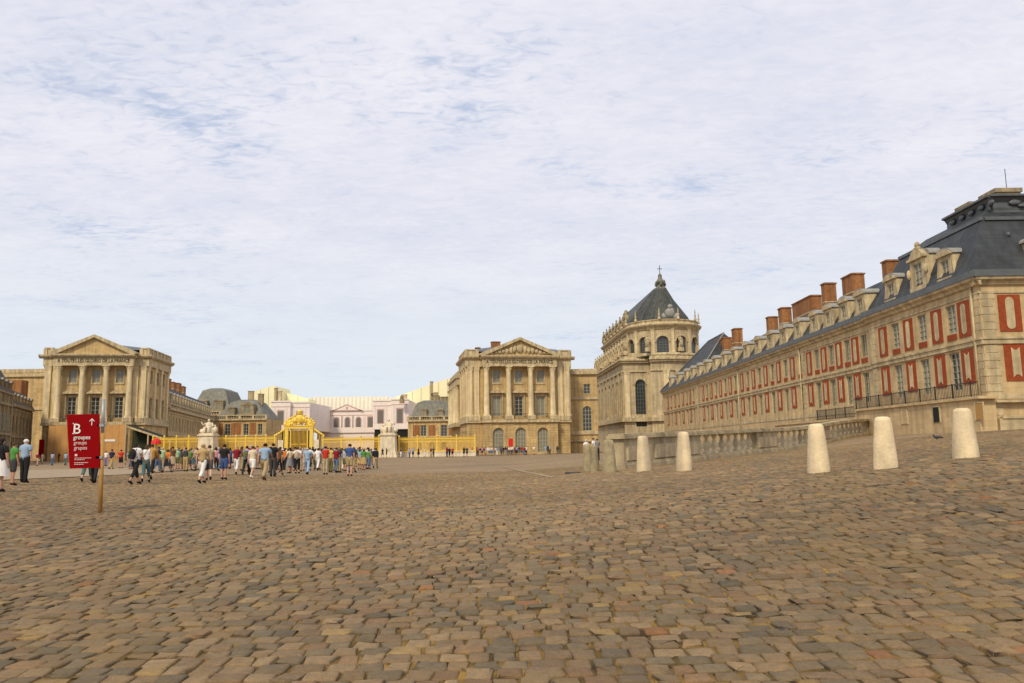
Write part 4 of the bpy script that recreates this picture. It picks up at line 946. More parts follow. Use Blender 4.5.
    for i in range(7):
        f_ = cf_l.sub(38*(i+1)/7-.25, 0, 0)
        poly = [(0, zP+.2), (4.0, zP+.2), (3.9, zP+1.3), (2.6, zP+2.0), (1.4, zP+3.4), (.9, zP+5.2), (0, zP+6.0)]
        v0 = [f_.p(0, d_, z) for d_, z in poly]; v1 = [f_.p(.6, d_, z) for d_, z in poly]; nn = len(poly)
        bt.add(v0+v1, [tuple(range(nn)), tuple(range(2*nn-1, nn-1, -1))]+[(k, nn+k, nn+(k+1) % nn, (k+1) % nn) for k in range(nn)])
    part('buttress', bt, STONE_P, root)['kind'] = 'stuff'
    # statues
    fm_ = [figure_me(3.2, STONE_P, s) for s in (1, 2, 3)]
    pd_ = MB(); box(pd_, L0, -.55, .55, -.55, .55, -.9, 0); pd_ = pd_.mesh('statue_pedestal', [STONE_P])
    for i in range(12):
        a = LN-1.2-i*3.9; place('statue', fm_[i % 3], root, lf, a, -.1, zP+1.5, [('statue_pedestal', pd_)])
    for a in (.6, ): place('statue', fm_[0], root, ff, a, -.2, zP+1.5, [('statue_pedestal', pd_)])
    for t in (-PI*.64, -PI*.36, -PI*.12):
        q = Fr(cx+RA*math.cos(t), cy+RA*math.sin(t), math.degrees(t)+90); place('statue', fm_[1], root, q, 0, -.3, zP+2.0, [('statue_pedestal', pd_)])
    # parapet of the lower storey
    pp = MB(); box(pp, lf, 0, LN, -.4, 0, zP, zP+1.0); box(pp, ff, 0, 7.4, -.4, 0, zP, zP+1.0); part('parapet', pp, STONE_P, root)
    # the urns and candlesticks of the upper parapet
    ur = MB(); lathe(ur, 0, 0, [(.35, 0), (.35, .5), (.12, .7), (.3, 1.2), (.12, 1.5), (.16, 2.0), (.03, 2.9)], 8); ur = ur.mesh('finial', [STONE_P])
    for t in (-PI*.80, -PI*.58, -PI*.42, -PI*.22, -.05): link('finial', ur, root, Vector((c2.x+(R2+.5)*math.cos(t), c2.y+(R2+.5)*math.sin(t), zE+1.5))-root.location)
    fd_ = [figure_me(3.6, STONE_D, s) for s in (1, 2, 3)]
    for i in range(14): place('finial' if i % 2 == 0 else 'statue', fd_[i % 3] if i % 2 else ur, root, cf_l, 37-i*2.7, .2, zE+1.5)
    # roof: half cone over the apse running into the steep nave roof
    rf = MB(); zR = 41.2; z0 = zE+1.0; n_ = 20; rt = []
    prof = [(R2*.78, z0), (R2*.64, z0+2.6), (R2*.40, z0+6.0), (R2*.15, z0+9.9)]; nav = [(R2*.98, z0), (R2*.82, z0+2.6), (R2*.52, z0+6.0), (R2*.17, z0+9.9)]
    lathe(rf, c2.x, c2.y, prof, 24, a0=-PI+math.radians(ang), a1=math.radians(ang), smooth=True, cap=False)
    apex = Vector((c2.x, c2.y, zR))
    back = ax*38
    for sg in (-1, 1):
        for j in range(3):
            (r0_, y0_), (r1_, y1_) = nav[j], nav[j+1]; A_ = c2+pr*sg*r0_; B_ = c2+pr*sg*r1_; A_.z = y0_; B_.z = y1_
            off_ = ax*1.5; q4 = [A_+off_, A_+back, B_+back, B_+off_]; rf.add(q4 if sg < 0 else q4[::-1], [(0, 1, 2, 3)]); (ra, ya), (rb_, yb_) = prof[j], prof[j+1]
            C1 = c2+pr*sg*ra+off_*0; C2 = c2+pr*sg*rb_; C1.z = ya; C2.z = yb_; rf.add([C1, A_+off_, B_+off_, C2], [(0, 1, 2, 3)])
    A_ = c2-pr*prof[3][0]; B_ = c2+pr*prof[3][0]; A_.z = B_.z = prof[3][1]
    rf.quad(A_, B_, B_+back, A_+back); q5 = [c2+pr*s_*prof[j][0]+back for s_, j in ((-1, 0), (-1, 1), (-1, 2), (-1, 3), (1, 3), (1, 2), (1, 1), (1, 0))]
    for v_, j in zip(q5, (0, 1, 2, 3, 3, 2, 1, 0)): v_.z = prof[j][1]
    rf.add(q5, [tuple(range(8))]); part('roof', rf, SLATE_C, root)
    rb = MB()
    for i in range(7):
        t = -PI+PI*i/6; tube(rb, [(c2.x+r_*math.cos(t)*1.01, c2.y+r_*math.sin(t)*1.01, z_+.05) for r_, z_ in prof], .07, 5)
    tube(rb, [apex-Vector((0, 0, 1)), apex+back-Vector((0, 0, 1))], .35, 6)
    for i in range(14): blob(rb, apex+ax*(2+i*2.6)-Vector((0, 0, .45)), .25, .3, .45, n=6)
    lathe(rb, c2.x, c2.y, [(R2-.05, z0-.1), (R2, z0+.45), (R2*.76, z0+.7)], 30, a0=-PI, a1=0)
    part('roof_flashing', rb, LEAD, root)
    dd = MB(); q = Fr(c2.x+1.0, c2.y-R2*.66, 0)
    blob(dd, q.p(0, .1, z0+2.6), 1.3, .5, 1.3, jit=.12); blob(dd, q.p(-1.5, .0, z0+1.6), .7, .5, .9, jit=.2); blob(dd, q.p(1.5, .0, z0+1.6), .7, .5, .9, jit=.2); blob(dd, q.p(0, .2, z0+4.1), .7, .4, .6, jit=.2)
    part('roof_ornament', dd, LEADP, root)
    d2 = MB(); q = cf_l.p(26, -2.0, z0+3.4); blob(d2, q, 1.1, 1.2, 1.8, jit=.15, n=10); blob(d2, q+Vector((0, 0, 2)), .6, .6, .9, jit=.2); part('roof_ornament', d2, STONE_D, root)
    lt = MB(); lathe(lt, c2.x, c2.y, [(1.5, 40.2), (1.6, 40.9), (1.0, 41.2), (.95, 42.2), (1.3, 42.5), (.8, 43.0), (.45, 43.8), (.55, 44.2), (.15, 44.8)], 10)
    for i in range(8): blob(lt, (c2.x+1.1*math.cos(i*PI/4), c2.y+1.1*math.sin(i*PI/4), 41.9+(i % 2)*.5), .4, .4, .6, jit=.2, n=6)
    part('lantern', lt, SLATE_L, root)
    cr = MB(); box(cr, Fr(c2.x, c2.y, 0), -.07, .07, -.07, .07, 44.6, 46.9); box(cr, Fr(c2.x, c2.y, 0), -.62, .62, -.071, .071, 45.9, 46.04); part('cross', cr, IRON, root)
chapel()
# ------------------------------------------------------------------ ranges round the inner court
def long_range():
    root = thing('palace_range', 'long low ochre range with balustrade, dormers and brick chimneys behind the left pavilion', 'palace range', (-86, 215, 0))
    A = Vector((-79.6, 183)); d = Vector((-.235, 1)).normalized(); LEN = 74
    th = math.degrees(math.atan2(d.y, d.x)); fr = Fr(A.x, A.y, th)
    wm = MB(); n = 18; bw = LEN/n; hl = []
    for i in range(n): a = bw*(i+.5); hl += [(a-.8, a+.8, .8, 4.6, True), (a-.75, a+.75, 6.4, 9.8)]
    wall(wm, fr, 0, LEN, -.6, 11.4, hl, .35); box(wm, fr, 0, LEN, -13, -12.6, -.6, 11.4); box(wm, fr, 0, .3, -12.6, -.01, -.6, 11.4); part('wall', wm, STONE, root)
    t = MB()
    for z, h, dd in ((5.2, .5, .25), (10.5, .3, .15), (11.2, .5, .6), (12.5, .25, .35)): box(t, fr, 0, LEN, -.3 if z > 12 else 0, dd, z, z+h)
    for i in range(n+1): box(t, fr, bw*i-.25, bw*i+.25, -.2, .3, 11.7, 12.8); box(t, fr, bw*i-.3, bw*i+.3, 0, .12, 0, 10.5)
    part('stone_trim', t, STONE_P, root)
    bm = baluster_me(.85, .13, STONE_P, 6); bb = MB()
    a = .5
    while a < LEN:
        p = fr.p(a, .05, 11.7); lathe(bb, p.x, p.y, [(.1, 11.7), (.16, 12.0), (.06, 12.3), (.12, 12.5)], 5, cap=False); a += .5
    b_ = part('balustrade', bb, STONE_P, root); b_['kind'] = 'stuff'
    for i in range(n): put_window(root, fr, bw*(i+.5), .8, 1.6, 3.8, True, 2, 4, rec=.25); put_window(root, fr, bw*(i+.5), 6.4, 1.5, 3.4, False, 2, 5, rec=.25)
    rf = MB(); wedge(rf, fr, [(-.5, 11.4), (-2.4, 17.0), (-6.5, 18.0), (-10.6, 17.0), (-12.6, 11.4)], 0, LEN); part('roof', rf, SLATE, root)
    dm = dormer_me(1.9, 3.0, 2.4, STONE_P)
    for i in range(n): put_dormer(root, fr, bw*(i+.5), -.45, 12.6, dm)
    for i in range(7): chimney(root, fr, 2+i*7.6, 2+i*7.6+3.6, -6.4, -4.8, 16, 20.3+.35*(i % 2), BRICK_O)
long_range()
def end_block(name_label, xl, xr, Y, brick=True, ytop=398, yeave=418, wins=(), bricks=(), chims=(), dormers=(), side=None, hip=3.0, roofm=None, depth=12, wmat=None):
    z = lambda y, x=(xl+xr)/2: atY(x, y, Y).z
    A = atY(xl, 430, Y); B = atY(xr, 430, Y); fr = Fr(A.x, Y, 0); W_ = B.x-A.x; X = lambda px: atY(px, 430, Y).x-A.x
    root = thing('court_block', name_label, 'palace block', (A.x+W_/2, Y+depth/2, 0))
    ze = z(yeave); zt = z(ytop); hl = []
    for px, w, y0, y1, ar in wins: hl.append((X(px)-w/2, X(px)+w/2, z(y1), z(y0), ar))
    wm = MB(); wall(wm, fr, 0, W_, -.6, ze, hl, .35); box(wm, fr, 0, .3, -depth, -.01, -.6, ze); box(wm, fr, W_-.3, W_, -depth, -.01, -.6, ze); box(wm, fr, .3, W_-.3, -depth, -depth+.3, -.6, ze); part('wall', wm, wmat or STONE, root)
    t = MB(); box(t, fr, -.3, W_+.3, 0, .6, ze-.45, ze+.1); box(t, fr, -.1, W_+.1, -.3, .35, ze+1.0, ze+1.3); box(t, fr, 0, W_, 0, .25, ze-5.6, ze-5.1)
    a = 0.
    while a < W_+.01: box(t, fr, a-.35, a+.35, -.25, .3, ze+.1, ze+1.3); a += W_/max(3, round(W_/4))
    part('stone_trim', t, STONE_P, root)
    bb = MB(); a = .4
    while a < W_: p = fr.p(a, .05, 0); lathe(bb, p.x, p.y, [(.1, ze+.1), (.17, ze+.45), (.07, ze+.8), (.12, ze+1.0)], 5, cap=False); a += .55
    part('balustrade', bb, STONE_P, root)['kind'] = 'stuff'
    for px, w, y0, y1, ar in wins: put_window(root, fr, X(px), z(y1), w, z(y0)-z(y1), ar, 2, 4, rec=.25, bar=.1)
    for p0, p1, y0, y1 in bricks:
        b = MB(); box(b, fr, X(p0), X(p1), 0, .08, z(y1), z(y0)); part('brick_panel', b, BRICK_O, root)
    rf = MB(); mansard(rf, fr, .3, W_-.3, -depth+.3, -.3, ze+.1, zt-.9, zt, hip*.75, top=2.0); part('roof', rf, roofm or SLATE_L, root)
    for px, w, h in dormers:
        dm = dormer_me(w, h, 2.2, STONE_D); put_dormer(root, fr, X(px), -.4, ze+1.0, dm)
    for px, w, yt in chims: chimney(root, fr, X(px)-w/2, X(px)+w/2, -7, -5.4, zt-2, z(yt), STONE_D)
    return root, fr, X, z
end_block('grey mansard roofed block with brick panels closing the left of the inner court', 213, 266, 256, ytop=398.5, yeave=419,
    wins=((227.5, 1.9, 424, 437, False), (246, 1.7, 424, 437, False), (260, 1.5, 424, 437, False)), bricks=((231, 241, 423, 437), (249.5, 256, 423, 437), (219, 223, 423, 437)), dormers=((246, 4.2, 4.2), (230, 2.2, 3)), chims=((254, 1.5, 393),), depth=17, hip=5.2)
end_block('taller grey mansard pavilion in the far left corner of the court', 186, 231, 272, ytop=387, yeave=415, wins=((205, 1.8, 423, 437, False),), dormers=((201, 3.2, 4.4), (217, 3.2, 4.4)), roofm=SLATE_L, hip=4.6, depth=20)
end_block('slate roofed block with orange brick panels right of the white wrapped palace', 408, 456, 256, ytop=399.5, yeave=420,
    wins=((423.5, 1.9, 425, 436, False), (444, 2.1, 425, 437, False), (419, 1.9, 442, 450, True), (432, 1.9, 442, 450, True), (444, 1.9, 442, 450, True)),
    bricks=((413, 420, 425, 436.5), (428.5, 435.5, 425, 436.5), (449, 452, 425, 436.5)), dormers=((424, 1.9, 2.8), (440, 2.0, 2.6)), chims=((433.5, 2.6, 394.5), (443.5, 4.0, 396)), roofm=SLATE_L)

# ------------------------------------------------------------------ palace front behind printed wraps with temporary roofs
def wrapped():
    Yb, Yc = 286., 320.
    root = thing('wrapped_palace', 'palace front hidden behind pink printed wraps with a painted pediment and windows', 'wrapped palace', (-45, 305, 0))
    def blk(xl, xr, yt, yb, Y, wins, side=None):
        A = atY(xl, 420, Y); B = atY(xr, 420, Y); fr = Fr(A.x, Y, 0); W_ = B.x-A.x; X = lambda px: atY(px, 420, Y).x-A.x; z = lambda y: atY(340, y, Y).z
        w = MB(); box(w, fr, 0, W_, -(Yc-Y+4) if Y < 300 else -6, 0, z(yb), z(yt)); part('wrap', w, WRAP, root)
        l = MB()
        box(l, fr, -.2, W_+.2, 0, .25, z(yt)-.1, z(yt)+.4); box(l, fr, 0, W_, 0, .06, z(yt)-1.9, z(yt)-1.65, 1); box(l, fr, 0, W_, 0, .05, z(yb)+.1, z(yb)+2.0)
        for px in wins:
            hw = 1.0; y0 = z(yb)+2.3; y1 = z(yt)-3.4 if Y < 300 else z(yt)-2.7
            if Y > 300 and abs(px-347) < 18: hw = .85; plate(l, fr, [(X(px)-hw-.4, y0)]+arcpts(X(px)-hw-.4, X(px)+hw+.4, y1-hw, hw+.4, 10)+[(X(px)+hw+.4, y0)], 0, .05, 1); plate(l, fr, [(X(px)-hw, y0)]+arcpts(X(px)-hw, X(px)+hw, y1-hw, hw, 10)+[(X(px)+hw, y0)], .05, .09, 2)
            else: box(l, fr, X(px)-hw-.35, X(px)+hw+.35, 0, .05, y0-.3, y1+.5, 1); box(l, fr, X(px)-hw, X(px)+hw, .05, .09, y0, y1, 2)
            for sg in (-1, 1): box(l, fr, X(px)+sg*2.1-.25, X(px)+sg*2.1+.25, 0, .07, z(yb)+2.1, z(yt)-2.0, 3)
        part('printed_facade', l, [WRAP, WRAP_L, WRAP_W, mat('printed_wrap_pilasters', (.74, .63, .58), .8)], root)
        # block below the wraps; dark colour on the front ones paints the shadow
        u = MB(); box(u, fr, .5, W_-.5, -5, -.5, -.5, z(yb)); part('under_wrap_block', u, DARK if Y < 300 else WRAP, root)
        return fr, X, z, W_
    blk(271, 290, 401, 430, Yb, (280.5,)); blk(290, 309.5, 402, 430, Yb+1.5, (299.5,))
    blk(373, 391, 401.5, 430, Yb+1.5, (380.5,)); blk(391, 408.5, 400.5, 430, Yb, (399.8,))
    fr, X, z, W_ = blk(316, 375, 411, 433, Yc, (324, 336.5, 347.5, 358.5, 370.5))
    p = MB(); plate(p, fr, [(X(331), z(411)), (X(363), z(411)), (X(347), z(404.2))], 0, .5, 0)
    for a0, b0, a1, b1 in ((331, 411, 347, 404.2), (347, 404.2, 363, 411)): plate(p, fr, [(X(a0), z(b0)), (X(a1), z(b1)), (X(a1), z(b1)-.5), (X(a0), z(b0)-.5)][::1 if True else -1], .5, .56, 1)
    box(p, fr, X(331), X(363), .5, .56, z(411), z(411)+.35, 1); box(p, fr, X(346), X(348), .5, .56, z(409.5), z(407), 1)
    part('printed_pediment', p, [WRAP, WRAP_L], root)
    # temporary scaffold roofs
    def tent(label, pts, Y, depth, m, ribs=0):
        r = thing('temporary_roof', label, 'temporary roof', (atY(pts[0][0], pts[0][1], Y).x, Y, 0), 'temporary sheeted roofs over the palace')
        poly = [(atY(a, b, Y).x, atY(a, b, Y).z) for a, b in pts]; f0 = Fr(0, Y, 0); mb = MB(); plate(mb, f0, poly, -depth, 0); part('sheeting', mb, m, r)
        if ribs:
            rb = MB(); xs_ = [q[0] for q in poly]; x0, x1 = min(xs_), max(xs_)
            for i in range(ribs+1):
                x = x0+(x1-x0)*(i+.02)/(ribs+.04); top = max(np.interp(x, [poly[k][0] for k in range(len(poly))][:], [0]*len(poly)), 0)
                box(rb, f0, x-.08, x+.08, 0, .12, min(q[1] for q in poly)+.1, rib_top(poly, x)-.1)
            part('seams', rb, mat('sheeting_seam', (.50, .47, .40), .8), r)['kind'] = 'stuff'
    def rib_top(poly, x):
        best = -1e9; n = len(poly)
        for i in range(n):
            (xa, za_), (xb, zb_) = poly[i], poly[(i+1) % n]
            if min(xa, xb) <= x <= max(xa, xb) and abs(xa-xb) > 1e-6: best = max(best, za_+(zb_-za_)*(x-xa)/(xb-xa))
        return best
    tent('white sheeted temporary roof spanning the middle of the wrapped palace', [(304, 400), (306, 412), (392, 412), (392, 398.2), (388, 396.5), (312, 397)], 332, 14, TENT_W, 22)
    tent('tall cream sheeted end wall left of the wrapped palace', [(252, 392), (252, 430), (276, 430), (275.5, 386.2), (271, 386.3)], 300, 20, TENT, 3)
    tent('sloping cream sheeting over the left of the wrapped palace', [(275.6, 389.5), (275.6, 404), (309, 404), (309, 399), (295, 395.5)], 312, 12, TENT, 3)
    tent('rising cream sheeting over the right of the wrapped palace', [(386, 400.5), (386, 408), (456, 408), (456, 376.5), (440, 381)], 306, 14, TENT, 8)
    # chimneys standing between sheets
    for px, yt, yb, wd, lab in ((275.5, 388.5, 402, .9, 'stone chimney beside the tall cream sheeted end wall'), (279.3, 391.5, 402, 1.2, 'broad stone chimney above the left pink wrap'), (404.5, 395, 403, 1.6, 'short dark chimney above the right pink wrap'), (431.3, 382, 400, .9, 'tall thin chimney in front of the right cream sheeting'), (434.5, 393, 400, 2.2, 'squat chimney beside the tall thin chimney'), (250.5, 391.5, 405, 1.8, 'stone chimney on the left edge of the cream sheeting')):
        Y = 292 if px < 420 else 270; p = atY(px, yt, Y); q = atY(px, yb, Y); mb = MB(); box(mb, Fr(p.x, Y, 0), -wd/2, wd/2, -1.6, 0, q.z-3, p.z); box(mb, Fr(p.x, Y, 0), -wd/2-.12, wd/2+.12, -1.75, .15, p.z, p.z+.25)
        solo('chimney_stack', mb, STONE_P, lab, 'chimney', (p.x, Y, q.z-3))
    bl = MB(); p = atY(402, 399, 283); figure = blob(bl, (p.x, 283, p.z+.6), .7, .5, .9, jit=.2); box(bl, Fr(p.x, 283, 0), -.8, .8, -.6, .6, p.z-1.5, p.z); solo('roof_trophy', bl, STONE_D, 'small dark stone trophy on top of the right pink wrap', 'sculpture', (p.x, 283, p.z-1.5))
wrapped()

# ------------------------------------------------------------------ gilded railing, gate, statue pedestals
YFn = 150.
def zf(y, x=350, Y=YFn): return atY(x, y, Y).z
def fence(label, x0, x1, ytop, curve=0., posts=5):
    A = atY(x0, 440, YFn); B = atY(x1, 440, YFn); W_ = B.x-A.x; root = thing('gilded_fence', label, 'gilded fence', (A.x, YFn, 0), 'gilded railings across the court')
    f_ = Fr(A.x, YFn, 0); xm = (x0+x1)/2; zt = atY(xm, ytop, YFn).z; zb = .75
    pl = MB(); box(pl, f_, 0, W_, -.35, .35, -.2, zb); box(pl, f_, -.05, W_+.05, -.42, .42, zb, zb+.12); part('stone_plinth', pl, MARBLE, root)
    r = MB()
    for z, h in ((zb+.2, .12), (zt-.95, .12), (zt-.45, .14)): box(r, f_, 0, W_, -.06, .06, z, z+h)
    box(r, f_, 0, W_, -.03, .03, zt-.62, zt-.45); part('rail', r, GOLD, root)
    pk = MB(); a = .12
    while a < W_:
        p = f_.p(a, 0, 0); box(pk, f_, a-.045, a+.045, -.03, .03, zb+.2, zt-.3)
        plate(pk, f_, [(a-.09, zt-.3), (a+.09, zt-.3), (a, zt+.12)], -.03, .03); a += .22
    q = part('pickets', pk, GOLD_S, root); q['kind'] = 'stuff'
    for i in range(posts+1):
        a = min(max(W_*i/posts, .2), W_-.2); po = MB(); box(po, f_, a-.12, a+.12, -.12, .12, zb, zt-.02); blob(po, f_.p(a, 0, zt+.12), .2, .2, .25, n=6); part('post', po, GOLD, root)
    return root, f_, W_, zt, zb
fence('gilded railing running left from the tall statue pedestal behind the crowd', 152, 201, 437.2, posts=4)
fence('gilded railing between the left statue pedestal and the golden gate', 216, 276, 436.6, posts=6)
fence('gilded railing between the golden gate and the right statue pedestal', 322, 380, 437.2, posts=3)
fence('gilded railing on a pale plinth running from right pedestal to the columned pavilion', 398, 476, 436.8, posts=4)
def gate():
    c = atY(299, 440, YFn).x; root = thing('golden_gate', 'tall golden palace gate with an ornate crown above the crowd', 'gate', (c, YFn, 0)); f_ = Fr(c, YFn, 0); hw = 2.35
    z = lambda y: atY(299, y, YFn).z
    fr_ = MB()
    for sg in (-1, 1):
        box(fr_, f_, sg*hw-.32, sg*hw+.32, -.3, .3, 0, z(428.5)); lathe(fr_, *f_.p(sg*hw, 0, 0).xy, [(.25, z(428.5)), (.38, z(427)), (.1, z(425.5)), (.28, z(424.5)), (.02, z(423))], 8)
        box(fr_, f_, sg*(hw-.75)-.1, sg*(hw-.75)+.1, -.15, .15, 0, z(428.5))
    box(fr_, f_, -hw-.4, hw+.4, -.35, .35, z(428.6), z(426.2)); box(fr_, f_, -hw-.6, hw+.6, -.45, .45, z(426.2), z(425.6)); part('frame', fr_, GOLD, root)
    for sg in (-1, 1):
        d = MB(); a = .12
        while a < hw-.8: box(d, f_, sg*a-.04, sg*a+.04, -.04, .04, .3, z(428.6)); a += .24
        for zz_ in (.3, 1.4, 2.6, z(430)): box(d, f_, min(sg*.08, sg*(hw-.8)), max(sg*.08, sg*(hw-.8)), -.045, .045, zz_, zz_+.14)
        part('gate_leaf', d, GOLD_S, root)
    cr = MB(); zt = z(425.6); ht = z(409.5)-zt; rs = random.Random(4)
    blob(cr, f_.p(0, 0, zt+ht*.42), .75, .3, .95, jit=.1, n=10); blob(cr, f_.p(0, 0, zt+ht*.78), .5, .4, .42, jit=.15); lathe(cr, *f_.p(0, 0, 0).xy, [(.45, zt+ht*.84), (.5, zt+ht*.9), (.15, zt+ht*.97), (.12, zt+ht), (.01, zt+ht*1.04)], 8)
    for sg in (-1, 1):
        for j, (a, h) in enumerate(((.9, .62), (1.35, .5), (1.8, .44), (2.2, .36), (2.55, .25), (2.8, .14))):
            tube(cr, [f_.p(sg*(a-.35), 0, zt+.05), f_.p(sg*(a+.1), .1, zt+ht*h*.5), f_.p(sg*(a-.15), 0, zt+ht*h*.85), f_.p(sg*(a-.3), .05, zt+ht*h*.6)], .13, 6)
            blob(cr, f_.p(sg*a, 0, zt+ht*h), .24, .2, .28, n=7, jit=.2); blob(cr, f_.p(sg*(a-.1), .05, zt+ht*h*.6), .34, .16, ht*h*.32, n=7, jit=.35)
            blob(cr, f_.p(sg*(a-.2), 0, zt+ht*h*.45), .3, .15, .35, n=7, jit=.3)
    for i in range(46):
        a = rs.uniform(-2.3, 2.3); hh_ = rs.uniform(.05, .62)*(1-abs(a)/2.9); blob(cr, f_.p(a, rs.uniform(-.1, .2), zt+ht*hh_), rs.uniform(.12, .26), .14, rs.uniform(.14, .34), n=6, jit=.3)
    part('crown', cr, GOLD, root)
    for sg in (-1, 1):
        s_ = MB(); a0 = sg*(hw+.32); 
        for k in range(5):
            a = hw+.6+k*.42; h = z(430+k*1.5)
            box(s_, f_, sg*a-.04, sg*a+.04, -.04, .04, .3, h-.3); blob(s_, f_.p(sg*a, 0, h), .22, .16, .26, n=7, jit=.15)
        tube(s_, [f_.p(sg*(hw+.4), 0, z(428.5)), f_.p(sg*(hw+.9), 0, z(431)), f_.p(sg*(hw+1.7), 0, z(433.5)), f_.p(sg*(hw+2.5), 0, z(436))], .12, 6)
        box(s_, f_, min(sg*(hw+.4), sg*(hw+2.5)), max(sg*(hw+.4), sg*(hw+2.5)), -.06, .06, .6, .8); part('side_scroll', s_, GOLD, root)
        mp = MB(); box(mp, f_, min(sg*(hw+.5), sg*(hw+1.5)), max(sg*(hw+.5), sg*(hw+1.5)), .1, .5, 0, z(440)); part('stone_pier', mp, MARBLE, root)
gate()
for px, yp, lab, slab, sd in ((208.3, 433.3, 'tall white marble pedestal left of the golden gate', 'white seated statue group on the left pedestal', 1), (388.5, 432.8, 'tall white marble pedestal right of the golden gate', 'white seated statue group on the right pedestal', 2)):
    Y = 147.; p = atY(px, 440, Y); zt = atY(px, yp, Y).z; f_ = Fr(p.x, Y, 0); root = thing('statue_pedestal', lab, 'pedestal', (p.x, Y, 0), 'statue pedestals by the gate')
    b = MB(); box(b, f_, -1.6, 1.6, -1.5, 1.5, 0, 1.0); box(b, f_, -1.75, 1.75, -1.6, 1.6, -.1, .4); part('base', b, MARBLE, root)
    b = MB(); v = []
    for z, e in ((1.0, 1.45), (zt-.5, 1.3)): v += [f_.p(a*e, d*e, z) for a, d in ((-1, 1), (1, 1), (1, -1), (-1, -1))]
    b.add(v, [(0, 1, 5, 4), (1, 2, 6, 5), (2, 3, 7, 6), (3, 0, 4, 7)]); plate(b, f_, [(-.8, 1.5), (.8, 1.5), (.8, zt-1), (-.8, zt-1)], 1.40, 1.46); part('die', b, MARBLE, root)
    b = MB(); box(b, f_, -1.5, 1.5, -1.5, 1.5, zt-.5, zt-.25); box(b, f_, -1.3, 1.3, -1.3, 1.3, zt-.25, zt); part('cap', b, MARBLE, root)
    me = figure_me(2.75, MARBLE, sd, seated=True)
    for v_ in me.vertices: v_.co.x *= 1.15 if sd == 1 else -1.15
    if sd == 2: me.flip_normals()
    tag(link('statue', me, None, (p.x, Y, zt)), slab, 'statue', 'marble statue groups by the gate')

# ------------------------------------------------------------------ hoarding and shelter at the foot of the left pavilion
def hoarding():
    Y = 157.; A = atY(48, 440, Y); B = atY(125, 440, Y); f_ = Fr(A.x, Y, 0); W_ = B.x-A.x; zt = atY(86, 425, Y).z
    root = thing('hoarding', 'plywood hoarding in front of the left columned pavilion', 'hoarding', (A.x, Y, 0))
    n = 12
    for i in range(n):
        m = MB(); box(m, f_, W_*i/n+.015, W_*(i+1)/n-.015, -.1, 0 if i % 2 else .02, -.1, zt-(.0 if i % 3 else .04)); part('board_panel', m, WOOD, root)
    m = MB(); box(m, f_, 0, W_, -.16, -.1, zt-.4, zt-.2); box(m, f_, W_-.1, W_+.15, -.2, .1, 0, zt+.1); part('frame', m, mat('pale_timber', (.50, .36, .19), .8, .1), root)
    # small signs on the boards
    p = atY(109, 440.5, Y-.1); s = MB(); box(s, Fr(p.x, Y-.05, 0), -1.2, 1.2, 0, .05, p.z-.2, p.z+.22)
    solo('notice_board', s, WHITE, 'small white notice fixed to the hoarding right of the red sign', 'notice', (p.x, Y-.05, p.z))
    Y2 = 156.; p = atY(41.5, 447, Y2); p2 = atY(41.5, 439.5, Y2); s = MB(); box(s, Fr(p.x, Y2, 0), -.5, .5, -.06, .06, .5, p2.z, 0); box(s, Fr(p.x, Y2, 0), -.45, -.37, -.05, .05, 0, .5, 1); box(s, Fr(p.x, Y2, 0), .37, .45, -.05, .05, 0, .5, 1)
    solo('banner_sign', s, [RED, POLEG], 'dark red upright panel standing at the left end of the hoarding', 'sign', (p.x, Y2, 0))
hoarding()
def shelter():
    Y = 159.; x0 = atY(126, 440, Y).x; f_ = Fr(x0, Y, 0); Bx = atY(170, 440, Y).x-x0
    z0 = atY(126, 425.5, Y).z; z1 = atY(170, 440.5, Y).z
    root = thing('shelter', 'dark open shelter with a sloping pale beam right of the hoarding', 'shelter', (x0, Y, 0))
    m = MB(); plate(m, f_, [(0, z0-.35), (Bx+.2, z1-.35), (Bx+.2, z1), (0, z0)], -.2, .15); part('beam', m, STONE_P, root)
    m = MB(); plate(m, f_, [(0, z0-.05), (Bx+.3, z1-.05), (Bx+.3, z1+.08), (0, z0+.08)], -3.0, -.22); part('roof', m, DARK, root)
    for a in (.15, Bx*.5, Bx): m = MB(); h = z0+(z1-z0)*a/Bx-.3; box(m, f_, a-.12, a+.12, -.15, .1, -.1, h); part('post', m, STONE_P if a > .2 else STONE_D, root)
    m = MB(); box(m, f_, 0, Bx-.5, -2.9, -2.7, -.1, z1-.2); plate(m, f_, [(0, z1-.2), (Bx-.5, z1-.2), (0, z0-.25)], -2.9, -2.7); part('back_panel', m, mat('dark_green_cloth', (.035, .045, .02), .9), root)  # near-black green back panel paints in the darkness of the interior
shelter()
# low dark signs and the two red guide panels
def upright(px, ytop, ybot, Y, w, label, pole=True):
    p = atY(px, ytop, Y); q = atY(px, ybot, Y); m = MB(); f_ = Fr(p.x, Y, 0); g0 = float(gz(p.x, Y)); box(m, f_, -w/2, w/2, -.04, .04, q.z, p.z, 0); box(m, f_, -.04, .04, -.1, -.04, g0, p.z-.1, 1)
    solo('banner_sign', m, [REDB, POLEG], label, 'sign', (p.x, Y, g0))
upright(510.7, 438.8, 446.2, 166, .95, 'narrow bright red panel in front of the right columned pavilion')
m = MB(); p = atY(156.3, 442, 70); g0 = float(gz(p.x, 70))
tube(m, [(p.x, 70, p.z-1.0), (p.x, 70, p.z+.25)], .015, 6, 1)
v = [(p.x, 70, p.z+.34)]
for r_, h_ in ((.24, .26), (.40, .06), (.46, -.16)): v += [(p.x+r_*math.cos(2*PI*i/10), 70+r_*math.sin(2*PI*i/10), p.z+h_-(.04 if i % 2 and h_ < 0 else 0)) for i in range(10)]
